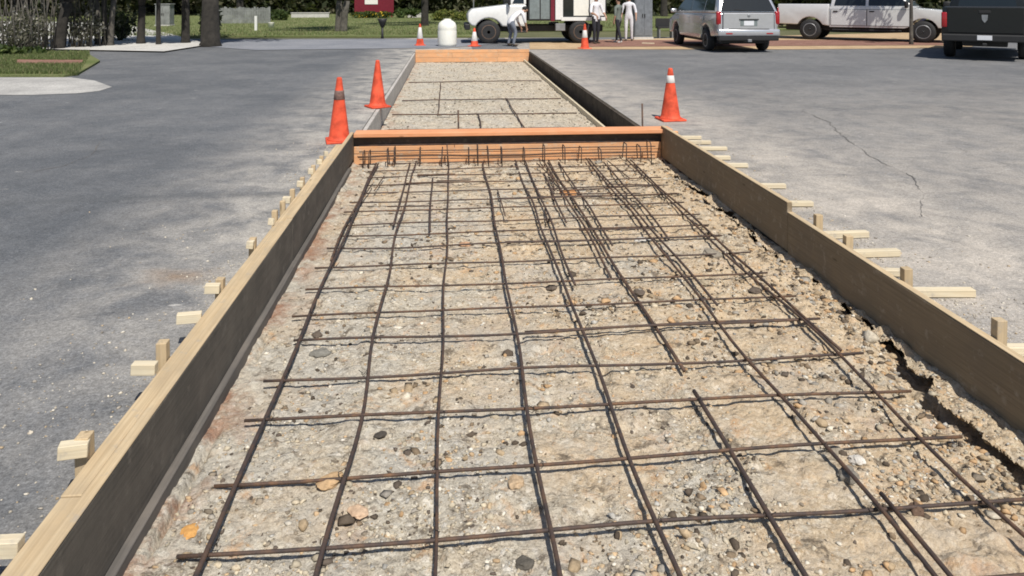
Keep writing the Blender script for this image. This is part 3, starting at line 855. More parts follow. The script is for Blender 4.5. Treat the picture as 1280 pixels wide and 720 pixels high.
def bars():
    t = thing('rebar_mat', 'rusty reinforcing bar grid tied over the gravel bed', 'rebar')
    zl, zt = -.140, -.155
    X_long = [(-.775, .3, 8.1), (-.405, .3, 8.15), (-.045, .3, 8.1), (.345, .3, 8.1), (.722, .2, 8.1), (1.094, .2, 8.15), (1.475, .2, 8.1), (1.905, .5, 8.0)]
    for i, (x, a, b) in enumerate(X_long):
        zz = zl + (0.012 if x > 1.2 else 0)
        if i == 5:
            from_bm('long_bar', bar_bm((x - .015, a, zz), (x + .01, 3.30, zz), .0095, .008, i + 1), M['rebar'], t, True)
            from_bm('long_bar', bar_bm((x + .025, 3.52, zz - .012), (x - .02, b, zz - .004), .0095, .010, i + 30), M['rebar'], t, True)
        else:
            rr = (.0088, .0085, .0062, .0085, .0088, .0088, .0082, .0078)[i]
            from_bm('long_bar', bar_bm((x - .012, a, zz), (x + random.uniform(-.03, .03), b, zz + .004), rr, .020, i + 1), M['rebar'], t, True)
    # lapped second bars of the far half and short pieces
    for i, (x, a, b, z) in enumerate(((-.81, 5.15, 8.1, zl), (-.445, 5.9, 8.1, zl), (-.155, 5.75, 7.4, zl - .01), (.78, 4.6, 8.1, zl), (.92, 5.9, 7.5, zl - .005), (1.04, 4.7, 8.1, zl), (1.17, 5.3, 8.0, zl),
                                      (1.55, 4.2, 8.1, zl + .01), (1.62, 5.4, 7.9, zl + .01), (1.52, .6, 2.55, zl + .012), (1.96, 3.6, 8.0, zl + .014))):
        from_bm('lap_bar', bar_bm((x, a, z), (x + random.uniform(-.05, .05), b, z + .003), .0085, .012, 60 + i), M['rebar'], t, True)
    ys = [2.16, 2.50, 2.85, 3.23, 3.59, 3.97, 4.30, 4.68, 5.05, 5.42, 5.72, 6.0, 6.34, 6.62, 6.95, 7.25, 7.55, 7.82]
    for i, y in enumerate(ys):
        xa = -.85 + random.uniform(-.07, .05)
        xb = 2.06 + random.uniform(-.05, .06)
        if i == 0: xa = 0.95
        zz = zt + (.004 if i % 2 else 0)
        from_bm('cross_bar', bar_bm((xa, y + random.uniform(-.02, .02), zz), (xb, y + random.uniform(-.02, .03), zz + .016), .0066 if y < 4.2 else .0060, .015, 100 + i), M['rebar'], t, True)
        if i in (5, 9, 13):
            from_bm('cross_bar', bar_bm((0.4, y + .035, zz), (xb + .02, y + .02, zz + .014), .0066, .012, 140 + i), M['rebar'], t, True)
    for k in range(16):
        x = random.uniform(-.8, 1.9); y = random.uniform(5.6, 7.6); a_ = random.choice((0, 1)) * 1.57 + random.uniform(-.12, .12); l_ = random.uniform(.3, .9)
        from_bm('short_bar', bar_bm((x, y, zl + .004), (x + l_ * math.cos(a_), min(8.1, y + l_ * math.sin(a_)), zl + random.uniform(-.01, .02)), .0058, .012, 200 + k), M['rebar'], t, True)
    # wire ties at the crossings, one small twist each
    tie = None
    for x, a, b in X_long:
        for y in ys:
            if y > 6.7 or random.random() < 0.25 or (y < 2.3 and x < 1): continue
            if tie is None:
                bm = tube_bm([(math.cos(q) * .016, math.sin(q) * .016, .008 * math.sin(3 * q)) for q in np.linspace(0, 6.0, 10)], .0016, 4)
                bm = tube_bm([(.012, 0, .004), (.022, .008, .022), (.018, .02, .028)], .0015, 4, bm)
                tie = from_bm('wire_tie', bm, M['wire'], t, True, Matrix.Translation((x, y, zl - .004)))
            else:
                o = tie.copy(); COL.objects.link(o)
                o.location = (x + random.uniform(-.008, .008), y + random.uniform(-.008, .008), zl - .004)
                o.rotation_euler = (random.uniform(-.6, .6), random.uniform(-.6, .6), random.uniform(0, 6))
    return t
bars()

def cage():
    t = thing('rebar_cage', 'upright rusty stirrups tied in front of the orange cross form', 'rebar')
    xs = [-.93, -.87, -.66, -.60, -.33, -.10, -.02, .20, .30, .42, .56, .80, 1.02, 1.25, 1.42, 1.66, 1.92, 2.10, 2.22]
    for i, x in enumerate(xs):
        y = YC - .10 + random.uniform(-.02, .02)
        zt = random.uniform(-.02, .05)
        l = random.uniform(-.025, .025)
        p = [(x, y, -.21), (x + l * .5, y, -.1), (x + l, y - .004, zt - .015), (x + l, y - .02, zt), (x + l, y - .14, zt + .003), (x + l * .8, y - .165, zt - .02), (x + l * .4, y - .165, -.205)]
        from_bm('stirrup', tube_bm(p, .0062, 6), M['rebar'], t, True)
    for z, y in ((-.03, YC - .115), (-.115, YC - .10), (-.165, YC - .115), (.035, YC - .10), (-.05, YC - .27)):
        from_bm('tie_bar', bar_bm((-.99, y, z), (2.3, y + .01, z + random.uniform(-.012, .012)), .0058, .008, int(z * 900) + 400), M['rebar'], t, True)
    return t
cage()
ft = thing('rebar_mat', 'added dark lines standing in for joints of the far stone bed', 'rebar')  # bars added to draw the dark joint lines of the bed
for k, (a, b) in enumerate((((-.9, 10.9), (2.15, 10.85)), ((-.95, 12.3), (2.1, 12.25)), ((-.9, 14.0), (2.1, 14.05)), ((-.95, 17.0), (2.1, 17.1)), ((.42, 8.9), (.46, 12.3)), ((1.1, 10.2), (1.05, 14.2)), ((-.2, 12.2), (-.22, 17.0)))):
    from_bm('bar', bar_bm((*a, zf + .03), (*b, zf + .03), .011, .012, 300 + k), M['rebar'], ft, True)
for px_, prow, zt, lb in ((573, 163, .35, 'thin steel pin standing behind the cross form, left of centre'), (803, 161, .40, 'thin steel pin standing near the right corner of the cross form')):
    p = at(px_, 160, .0)
    y = YC + .30
    x = (px_ - 563) * (y * math.cos(YAW)) / (F_PX * math.cos(YAW)) * 1.0
    x = p.x * (y / p.y)
    pin = from_bm('steel_pin', tube_bm([(x, y, -.32), (x + .004, y, 0), (x - .003, y, zt)], [.011, .011, .010], 8), M['rebar'], None, True)
    tag(pin, lb, 'pin')

# ------------------------------------------------------------------ larger stones and clods lying on the bed
def rock(px_, py_, r, col, label, flat=0.55, seed=1, name='stone'):
    p = at(px_, py_, -.18)
    z = float(floor_height(np.array([p.x]), np.array([p.y]))[0])
    bm = bmesh.new()
    bmesh.ops.create_icosphere(bm, subdivisions=3, radius=1.0)
    for v in bm.verts:
        c = v.co.copy()
        d = 1 + .38 * mnoise.noise(c * 1.3 + Vector((seed * 7.7, 0, 0))) + .16 * mnoise.noise(c * 3.1 + Vector((0, seed * 3.1, 0))) + .08 * mnoise.noise(c * 7 + Vector((seed, 0, 0)))
        v.co = Vector((c.x * d * r * 1.25, c.y * d * r, c.z * d * r * flat))
    bmesh.ops.rotate(bm, verts=bm.verts, matrix=Matrix.Rotation(seed * 1.7, 3, 'Z'))
    me = bpy.data.meshes.new(name)
    bm.to_mesh(me); bm.free()
    a = me.color_attributes.new('tint', 'FLOAT_COLOR', 'POINT')
    for k in range(len(me.vertices)): a.data[k].color = (*col, 1)
    o = link(name, me, M['pebble'], None, Matrix.Translation((p.x, p.y, z + r * flat * .45)))
    return tag(o, label, name)
DK, MD, LT, OR = (.12, .095, .075), (.27, .235, .185), (.55, .52, .47), (.56, .30, .10)
rock(236, 664, .028, OR, 'orange chip of stone on the bare gravel at lower left', .22, 1)
rock(400, 440, .040, (.20, .19, .165), 'dark grey flat stone left of the second long bar', .4, 2)
rock(396, 418, .026, DK, 'small dark stone just above the flat grey one, left bars', .6, 3)
rock(475, 546, .020, (.07, .06, .05), 'black splinter-like stone between left long bars, lower middle', .5, 4)
rock(892, 321, .065, MD, 'large rounded grey-brown stone near the right form', .5, 5)
rock(1060, 600, .034, (.22, .20, .17), 'brown stone with a dark underside beside the lower right bars', .75, 6)
rock(1071, 580, .026, LT, 'pale broken stone just behind the brown stone, lower right', .6, 7)
rock(1146, 645, .024, (.13, .085, .06), 'round dark brown pebble in the lower right mesh opening', .8, 8)
rock(1043, 566, .024, MD, 'grey lump beside a long bar, right of centre', .6, 9)
rock(645, 602, .030, (.42, .31, .20), 'crumbled tan clod with a shadowed hollow, lower centre', .5, 10, 'clod')
rock(655, 702, .026, (.10, .09, .075), 'dark clod at the bottom edge, left of the fourth bar', .4, 11, 'clod')
rock(798, 368, .034, DK, 'dark clod on the fifth long bar, upper right', .5, 12, 'clod')
rock(690, 357, .030, DK, 'dark crumb of soil lying near the centre of the bed', .5, 13, 'clod')
rock(710, 243, .075, (.52, .26, .11), 'flat orange stone slab lying near the cross form', .25, 14)
rock(581, 307, .036, (.46, .28, .17), 'reddish stone left of the middle bar, upper bed', .5, 15)
rock(880, 356, .030, (.36, .30, .21), 'tan lump between the right long bars', .6, 16, 'clod')
rock(944, 368, .036, DK, 'dark hollowed clod near the right form, mid height', .4, 17, 'clod')
rock(804, 300, .050, LT, 'pale stone between the fifth and sixth long bars, far bed', .5, 18)
rock(412, 606, .040, (.47, .32, .18), 'tan orange clod beside the second long bar, lower left', .35, 19, 'clod')
rock(447, 640, .030, (.52, .37, .25), 'flat pinkish stone between the second and third long bars, lower left', .3, 20)

# ------------------------------------------------------------------ traffic cones
def cone_obj(loc, label, h=.71, base=.36, collar=None, rz=0.0, lean=0.0, group='traffic cones around the pit'):
    t = thing('traffic_cone', label, 'cone', loc, rz, group)
    t.rotation_euler = (lean, 0, rz)
    from_bm('base', box_bm(base, base, .028, .010, 2, (0, 0, .016)), M['cone'], t)
    r0 = base * .40
    rt = .028
    f = lambda z: r0 + (rt - r0) * (z - .03) / (h - .03)
    prof = [(r0 + .02, .028), (r0 + .012, .04), (r0, .05)] + [(f(z), z) for z in np.linspace(.08, h - .02, 8)] + [(rt, h - .006), (rt * .7, h)]
    from_bm('body', lathe_bm(prof, 24), M['cone'], t, True)
    if collar:
        for a, b, mt in collar:
            from_bm('collar', lathe_bm([(f(a * h) + .0015, a * h), (f(a * h) + .004, a * h + .003), (f(b * h) + .004, b * h - .003), (f(b * h) + .0015, b * h)], 24), M[mt], t, True)
    return t
cone_obj((-1.27, along(424, -1.27), 0), 'tall orange traffic cone with scuffed grey collar against the left form', .74, .30, [(.66, .80, 'cone_dirty')], .2, .03)
p = at(472, 134); cone_obj(p, 'orange traffic cone standing left of the far pit edge', .71, .31, None, .5)
p = at(838, 150); cone_obj(p, 'orange traffic cone on the lot right of the cross form', .70, .33, [(.72, .86, 'cone_white')], .1)
p = at(525, 57); cone_obj(p, 'white-collared traffic cone by the road, left of the white tank', .75, .34, [(.32, .84, 'cone_white')], .3)
p = at(593, 58); cone_obj(p, 'white-collared traffic cone in front of the white truck wheel', .62, .34, [(.30, .80, 'cone_white')], .9)
p = at(731, 61); cone_obj(p, 'orange cone with pale collar beside the standing workers', .80, .34, [(.45, .75, 'cone_white')], .4)

# ------------------------------------------------------------------ vehicles (local X forward, Y left, Z up)
def arch(cx, r, zb, n=9):
    """points of a wheel arch cut, going forward along the sill at height zb"""
    a0 = math.asin(min(1, max(-1, (zb - .40) / r)))
    return [(cx - r * math.cos(q), .40 + r * math.sin(q)) for q in np.linspace(a0, math.pi - a0, n)]

def wheel(parent, x, y, r, w, rim_mat, outer):
    bm = lathe_bm([(r * .62, -w / 2), (r * .9, -w / 2), (r * .98, -w * .36), (r, -w * .2), (r, w * .2), (r * .98, w * .36), (r * .9, w / 2), (r * .62, w / 2)], 28, axis='Y')
    ty = from_bm('wheel', bm, M['rubber'], parent, True, Matrix.Translation((x, y, r)))
    s = outer
    bm = lathe_bm([(r * .60, -s * w * .3), (r * .62, s * w * .5), (r * .56, s * (w * .5 + .004)), (r * .50, s * w * .34), (r * .18, s * w * .40), (r * .14, s * w * .5)], 24, axis='Y')
    rm = from_bm('rim', bm, rim_mat, ty, True)
    for k in range(6):
        a = k * math.pi / 3
        bm = box_bm(r * .36, .02, r * .13, .006, 1, (r * .36, s * w * .44, 0))
        bmesh.ops.rotate(bm, verts=bm.verts, matrix=Matrix.Rotation(a, 3, 'Y'))
        from_bm('spoke', bm, rim_mat, ty)
    return ty

def taper(o, zb, k, xc=0.0, hl=3.0, m=0.05):
    for v in o.data.vertices:
        f = 1 - max(0, v.co.z - zb) * k - m * min(1, abs((v.co.x - xc) / hl)) ** 4
        v.co.y *= f
    return o

def smooth_bevel(o, w=.03, seg=3):
    b = o.modifiers.new('bevel', 'BEVEL')
    b.width = w; b.segments = seg; b.limit_method = 'ANGLE'; b.angle_limit = R(28); b.harden_normals = False
    o.data.polygons.foreach_set('use_smooth', [True] * len(o.data.polygons))
    return o

def pickup(loc, rz, paint, label, wb=3.75, rim='steel', cab_doors=2, bed_cap=False, plate=True, W=1.98, group='pickup trucks parked at the edge of the lot'):
    t = thing('pickup_truck', label, 'pickup', loc, rz, group)
    hw = W / 2
    xr, xf = -wb / 2, wb / 2
    tail, nose = xr - 1.22, xf + .98
    sill, belt, rail = .52, 1.16, 1.40
    cab0, cab1 = xr + .72, xf - .50
    # bed
    prof = [(tail, .62)] + arch(xr, .50, .60) + [(cab0 - .02, .56), (cab0 - .02, rail), (tail, rail)]
    b = from_bm('bed', prism_bm(prof, -hw, hw), M[paint], t); taper(b, 1.0, .06, 0, 3.2, .03); smooth_bevel(b, .035)
    box('bed_liner', (tail + .09, -hw + .13, rail - .02), (cab0 - .1, hw - .13, rail + .002), M['black_trim'], t, .004)
    # cab lower and front fenders with hood
    prof = [(cab0, sill)] + [(xf - .62, sill)] + arch(xf, .50, .56) + [(nose - .06, .56), (nose, .70), (nose, 1.02), (nose - .07, 1.16), (xf - .30, 1.26), (cab1 + .28, 1.30), (cab0, 1.30)]
    b = from_bm('body', prism_bm(prof, -hw, hw), M[paint], t); taper(b, 1.0, .07, 0, 3.2, .05); smooth_bevel(b, .045)
    # cabin
    prof = [(cab0 + .02, 1.29), (cab1 + .22, 1.29), (cab1 - .42, 1.86), (cab1 - .62, 1.92), (cab0 + .26, 1.92), (cab0 + .10, 1.86)]
    b = from_bm('cabin', prism_bm(prof, -hw * .95, hw * .95), M[paint], t); taper(b, 1.29, .30, 0, 9, 0); smooth_bevel(b, .04)
    cy = lambda z: hw * .95 * (1 - max(0, z - 1.29) * .30)
    mid = (cab0 + cab1) / 2 - .02
    for s in (-1, 1):
        for x0, x1, x2, x3 in ((cab0 + .16, mid - .05, mid - .05, cab0 + .26), (mid + .05, cab1 + .06, cab1 - .42, mid + .05)):
            pts = [(x0, s * cy(1.34), 1.34), (x1, s * cy(1.34), 1.34), (x2, s * cy(1.82), 1.82), (x3, s * cy(1.82), 1.82)]
            slab('side_window', pts if s < 0 else pts[::-1], .006, M['glass'], t)
        yy = s * (hw * (1 - .07 * .0) + .002)
        for x0, x1 in ((cab0 + .06, mid - .012), (mid + .012, cab1 + .10)):
            slab('door_gap', ([(x0 - .012, yy - s * .003, .588), (x1 + .012, yy - s * .003, .588), (x1 + .012, yy * .987 - s * .003, 1.212), (x0 - .012, yy * .987 - s * .003, 1.212)] if s < 0 else [(x0 - .012, yy * .987 - s * .003, 1.212), (x1 + .012, yy * .987 - s * .003, 1.212), (x1 + .012, yy - s * .003, .588), (x0 - .012, yy - s * .003, .588)]), .006, M['black_trim'], t)
            d = slab('door', ([(x0, yy, .60), (x1, yy, .60), (x1, yy * .987, 1.20), (x0, yy * .987, 1.20)] if s < 0 else [(x0, yy * .987, 1.20), (x1, yy * .987, 1.20), (x1, yy, .60), (x0, yy, .60)]), .006, M[paint], t, .004)
            bm = box_bm(.17, .03, .045, .008, 1, (x0 + .16, yy * .99 + s * .018, 1.13))
            from_bm('handle', bm, M['black_trim'], d)
        mi = from_bm('mirror', box_bm(.12, .20, .26, .04, 2, (cab1 - .02, s * (hw + .12), 1.40)), M['black_trim'], t, True)
        hl = from_bm('headlight', box_bm(.10, .30, .20, .03, 2, (nose - .045, s * (hw - .24), .96)), M['clear_lens'], t, True)
        tl = from_bm('tail_light', box_bm(.06, .13, .40, .02, 2, (tail + .004, s * (hw - .09), 1.06)), M['red_lens'], t, True)
        box('running_board', (cab0 + .1, s * (hw - .16), .40), (xf - .70, s * (hw + .02), .45), M['black_trim'], t, .01)
    slab('rear_window', [(cab0 + .045, hw * .70, 1.38), (cab0 + .045, -hw * .70, 1.38), (cab0 + .095, -hw * .62, 1.80), (cab0 + .095, hw * .62, 1.80)], .012, M['glass'], t)
    slab('windscreen', [(cab1 + .185, -hw * .84, 1.345), (cab1 + .185, hw * .84, 1.345), (cab1 - .355, hw * .70, 1.80), (cab1 - .355, -hw * .70, 1.80)], .012, M['glass'], t)
    # tailgate, bumper, plate, emblem
    box('tailgate_gap', (tail - .008, -hw + .155, .705), (tail + .008, hw - .155, rail - .004), M['black_trim'], t, .002)
    tg = box('tailgate', (tail - .018, -hw + .17, .72), (tail + .01, hw - .17, rail - .012), M[paint], t, .012, 2)
    box('tailgate_handle', (tail - .032, -.13, 1.24), (tail - .012, .13, 1.31), M['black_trim'], t, .006)
    bm = prism_bm([(-.07, .10), (.07, .10), (.06, -.03), (0, -.11), (-.06, -.03)], 0, .012)
    for v in bm.verts: v.co = Vector((tail - .020 - v.co.y, v.co.x, 1.10 + v.co.z))
    from_bm('emblem', bm, M['steel'], t)
    bp = box('rear_bumper', (tail - .16, -hw + .04, .50), (tail + .02, hw - .04, .69), M['chrome'] if paint != 'dark_paint' else M['black_trim'], t, .03, 2)
    if plate:
        box('number_plate', (tail - .172, -.165, .545), (tail - .158, .165, .665), M['plate'], t, .004)
    box('front_bumper', (nose - .05, -hw + .04, .46), (nose + .10, hw - .04, .68), M['chrome'], t, .04, 2)
    box('grille', (nose - .03, -hw + .42, .74), (nose + .02, hw - .42, 1.06), M['black_trim'], t, .02)
    box('chassis', (tail + .2, -.5, .36), (nose - .3, .5, .60), M['black_trim'], t, .02)
    box('hitch', (tail - .22, -.05, .40), (tail + .2, .05, .47), M['black_trim'], t, .01)
    for x in (xr, xf):
        for s in (-1, 1):
            wheel(t, x, s * (hw - .15), .405, .27, M[rim], s)
    return t

# pale silver crew cab seen from its right side, behind the mulch strip
pr, pfw = at(1010, 49.5), at(1158, 54)
mid_ = (pr + pfw) / 2
hd = math.atan2(pfw.y - pr.y, pfw.x - pr.x)
off = Vector((-math.sin(hd), math.cos(hd), 0)) * .85
pickup(mid_ + off, hd, 'champagne_paint', 'pale silver crew cab pickup seen from the side behind the mulch strip', wb=3.9)
# dark truck at the right, tail to the camera
p = at(1231, 76)
hd2 = math.atan2(p.y, p.x) - R(1.5)
pickup(p + Vector((math.cos(hd2), math.sin(hd2), 0)) * 3.0, hd2, 'dark_paint', 'black pickup at the right edge, tailgate and number plate to the viewer', wb=3.6, W=2.02)

def minivan(loc, rz, label):
    t = thing('minivan', label, 'minivan', loc, rz)
    hw = .985
    xr, xf = -1.52, 1.52
    tail, nose = -2.52, 2.50
    prof = [(tail + .02, .50)] + arch(xr, .42, .46) + [(xr + .5, .36), (xf - .5, .36)] + arch(xf, .42, .44) + [(nose - .1, .42), (nose, .60), (nose - .06, .92), (xf + .1, 1.12), (tail, 1.20), (tail - .02, .80)]
    b = from_bm('body', prism_bm(prof, -hw, hw), M['silver_paint'], t); taper(b, .8, .06, 0, 2.6, .07); smooth_bevel(b, .06)
    prof = [(tail + .01, 1.19), (xf + .18, 1.11), (xf - .78, 1.70), (xf - 1.1, 1.77), (tail + .62, 1.78), (tail + .28, 1.72)]
    b = from_bm('cabin', prism_bm(prof, -hw * .965, hw * .965), M['silver_paint'], t); taper(b, 1.15, .30, 0, 9, 0); smooth_bevel(b, .06)
    cy = lambda z: hw * .965 * (1 - max(0, z - 1.15) * .30)
    for s in (-1, 1):
        for q in (((tail + .30, 1.25), (tail + 1.20, 1.25), (tail + 1.20, 1.66), (tail + .48, 1.66)), ((tail + 1.27, 1.25), (tail + 2.45, 1.23), (tail + 2.45, 1.67), (tail + 1.27, 1.67)), ((tail + 2.52, 1.23), (xf + .02, 1.18), (xf - .72, 1.66), (tail + 2.52, 1.67))):
            pts = [(x, s * cy(z), z) for x, z in q]
            slab('side_window', pts if s < 0 else pts[::-1], .006, M['glass'], t)
        tl = from_bm('tail_light', box_bm(.12, .15, .40, .04, 2, (tail + .035, s * (hw - .085), 1.04)), M['red_lens'], t, True)
        from_bm('mirror', box_bm(.12, .20, .15, .04, 2, (xf - .1, s * (hw + .09), 1.20)), M['silver_paint'], t, True)
        from_bm('headlight', box_bm(.2, .34, .16, .04, 2, (nose - .12, s * (hw - .24), .82)), M['clear_lens'], t, True)
        from_bm('roof_rail', tube_bm([(tail + .6, s * .66, 1.775), (tail + .75, s * .66, 1.83), (xf - 1.3, s * .66, 1.83), (xf - 1.2, s * .66, 1.77)], .018, 8), M['black_trim'], t, True)
        for x0, x1 in ((tail + 1.24, tail + 2.46), (tail + 2.50, xf - .42)):
            y = s * (hw * 1.0 - .004)
            P = [(x0, y, .50), (x1, y, .50), (x1, y * .985, 1.08), (x0, y * .985, 1.08)]
            d = slab('door', P if s < 0 else P[::-1], .008, M['silver_paint'], t, .004)
            from_bm('handle', box_bm(.16, .03, .04, .008, 1, (x0 + .16, y + s * .012, 1.0)), M['silver_paint'], d)
        wheel(t, xr, s * (hw - .13), .335, .22, M['steel'], s)
        wheel(t, xf, s * (hw - .13), .335, .22, M['steel'], s)
    # tailgate with its sloping rear window
    rx = lambda z: tail + .01 + (z - 1.19) * .51 - .012
    slab('rear_window', [(rx(1.24), -cy(1.24) + .10, 1.24), (rx(1.24), cy(1.24) - .10, 1.24), (rx(1.66), cy(1.66) - .11, 1.66), (rx(1.66), -cy(1.66) + .11, 1.66)][::-1], .012, M['glass'], t, .004)
    box('tailgate_gap', (tail - .034, -hw + .186, .69), (tail + .02, hw - .186, 1.21), M['black_trim'], t, .004)
    tg = box('tailgate', (tail - .045, -hw + .20, .70), (tail + .02, hw - .20, 1.195), M['silver_paint'], t, .02, 2)
    box('plate_recess', (tail - .050, -.26, .80), (tail - .044, .26, .985), M['grey_paint'], tg).matrix_parent_inverse = tg.matrix_basis.inverted()
    box('number_plate', (tail - .058, -.155, .815), (tail - .051, .155, .955), M['plate'], t, .003)
    box('tailgate_handle', (tail - .075, -.30, .985), (tail - .045, .30, 1.015), M['black_trim'], t, .006)
    from_bm('emblem', lathe_bm([(.045, -.004), (.045, .004), (.03, .007)], 14, axis='Y'), M['steel'], t, True, Matrix.Translation((tail - .05, 0, 1.11)) @ Matrix.Rotation(R(90), 4, 'Z'))
    b = box('rear_bumper', (tail - .10, -hw + .03, .50), (tail + .10, hw - .03, .71), M['silver_paint'], t, .05, 3, True)
    box('bumper_skirt', (tail - .07, -hw + .06, .36), (tail + .12, hw - .06, .51), M['black_trim'], t, .03, 2)
    for s in (-1, 1): box('reflector', (tail - .108, s * .62 - .1, .56), (tail - .095, s * .62 + .1, .60), M['red_lens'], t, .004)
    box('step_pad', (tail - .085, -.62, .709), (tail + .0, .62, .722), M['black_trim'], t, .004)
    box('underbody', (tail + .25, -.75, .26), (nose - .3, .75, .46), M['black_trim'], t, .02)
    box('hitch', (tail - .14, -.06, .33), (tail + .3, .06, .41), M['steel'], t, .01)
    from_bm('wiper', tube_bm([(rx(1.26) - .02, 0, 1.25), (rx(1.32) - .02, .42, 1.30)], .012, 6), M['black_trim'], t)
    return t
p = at(935, 66)
minivan(p + Vector((0, 2.5, 0)), R(90), 'silver minivan parked with its tailgate and red lamps to the viewer')

def work_truck(loc, rz):
    t = thing('work_truck', 'white work truck with a panelled equipment body behind the workers', 'truck', loc, rz)
    hw = 1.02
    xf = 1.30
    prof = [(-.05, .62), (xf - .60, .62)] + arch(xf, .52, .62) + [(xf + .62, .66), (xf + .74, .80), (xf + .74, 1.08), (xf + .60, 1.24), (.55, 1.40), (-.05, 1.40)]
    b = from_bm('body', prism_bm(prof, -hw, hw), M['white_paint'], t); taper(b, .9, .10, .5, 2.2, .10); smooth_bevel(b, .06)
    prof = [(-.05, 1.39), (.62, 1.39), (.26, 2.0), (.10, 2.08), (-.05, 2.08)]
    b = from_bm('cab', prism_bm(prof, -hw * .93, hw * .93), M['white_paint'], t); taper(b, 1.39, .16, 0, 9, 0); smooth_bevel(b, .05)
    cy = lambda z: hw * .93 * (1 - max(0, z - 1.39) * .16)
    for s in (-1, 1):
        pts = [(x, s * cy(z), z) for x, z in ((.04, 1.44), (.46, 1.44), (.20, 1.94), (.04, 1.94))]
        slab('side_window', pts if s < 0 else pts[::-1], .008, M['glass'], t)
        d = box('door', (-.02, s * (hw - .012), .70), (.62, s * (hw + .004), 1.32), M['white_paint'], t, .004)
        from_bm('mirror', box_bm(.10, .22, .34, .03, 2, (.58, s * (hw + .10), 1.55)), M['black_trim'], t, True)
        from_bm('headlight', box_bm(.10, .3, .2, .03, 2, (xf + .70, s * .70, .96)), M['clear_lens'], t, True)
        box('step', (-.05, s * (hw - .25), .40), (.62, s * (hw + .02), .46), M['black_trim'], t, .01)
        wheel(t, xf, s * (hw - .16), .42, .27, M['wheel_mud'], s)
        wheel(t, -2.0, s * (hw - .16), .42, .34, M['wheel_mud'], s)
    slab('windscreen', [(.595, -hw * .82, 1.43), (.595, hw * .82, 1.43), (.275, hw * .76, 1.96), (.275, -hw * .76, 1.96)], .014, M['glass'], t)
    box('front_bumper', (xf + .66, -hw + .05, .50), (xf + .86, hw - .05, .72), M['black_trim'], t, .04, 2)
    box('chassis', (-2.9, -.55, .42), (xf + .4, .55, .66), M['black_trim'], t, .02)
    # equipment body: a frame with panels, a maroon stripe, a white door frame round a dark opening
    box('box_frame', (-2.95, -hw + .04, .82), (-.12, hw - .04, 2.55), M['black_trim'], t, .02)
    for s in (-1, 1):
        yo = s * (hw - .04)
        Q = lambda nm, x0, x1, z0, z1, mt, th=.02: box(nm, (x0, min(yo, yo + s * th), z0), (x1, max(yo, yo + s * th), z1), M[mt], t, .004)
        Q('panel', -.52, -.16, .88, 2.5, 'grey_paint'); Q('panel', -.88, -.56, .88, 2.5, 'grey_paint')
        Q('stripe', -1.06, -.92, .80, 2.5, 'maroon', .03)
        Q('door_frame', -1.36, -1.09, .86, 2.5, 'white_paint', .03); 
        Q('opening', -1.72, -1.38, .90, 2.4, 'glass', .01)
        Q('panel', -2.30, -1.75, 1.0, 2.45, 'white_plastic'); Q('panel', -2.9, -2.34, 1.0, 2.45, 'white_paint')
        Q('sill', -2.92, -1.30, .82, .95, 'white_paint', .05)
        box('tool_box', (-1.45, s * (hw - .32), .46), (-1.10, s * (hw - .05), .72), M['steel'], t, .01)
    return t
p = at(611, 55)
work_truck(Vector((p.x + 1.3, p.y + 1.0, 0)), R(180))

def sedan(loc, rz):
    t = thing('parked_car', 'dark blue car half hidden behind the pale pickup hood', 'car', loc, rz)
    hw, xr, xf = .90, -1.35, 1.35
    prof = [(-2.25, .45)] + arch(xr, .40, .44) + [(xr + .5, .32), (xf - .5, .32)] + arch(xf, .40, .44) + [(2.2, .42), (2.25, .66), (2.1, .82), (1.0, 1.02), (-1.6, 1.06), (-2.2, .98)]
    b = from_bm('body', prism_bm(prof, -hw, hw), M['blue_paint'], t); taper(b, .8, .1, 0, 2.4, .1); smooth_bevel(b, .06)
    prof = [(-1.75, 1.05), (1.05, 1.01), (.25, 1.50), (-.9, 1.53)]
    b = from_bm('cabin', prism_bm(prof, -hw * .93, hw * .93), M['glass'], t); taper(b, 1.05, .35, 0, 9, 0); smooth_bevel(b, .05)
    r = from_bm('roof', prism_bm([(-.95, 1.52), (.28, 1.49), (.2, 1.545), (-.85, 1.56)], -hw * .74, hw * .74), M['blue_paint'], t)
    for x in (xr, xf):
        for s in (-1, 1): wheel(t, x, s * (hw - .11), .32, .2, M['steel'], s)
    return t
sedan(Vector((20.4, 34.5, 0)), R(150))

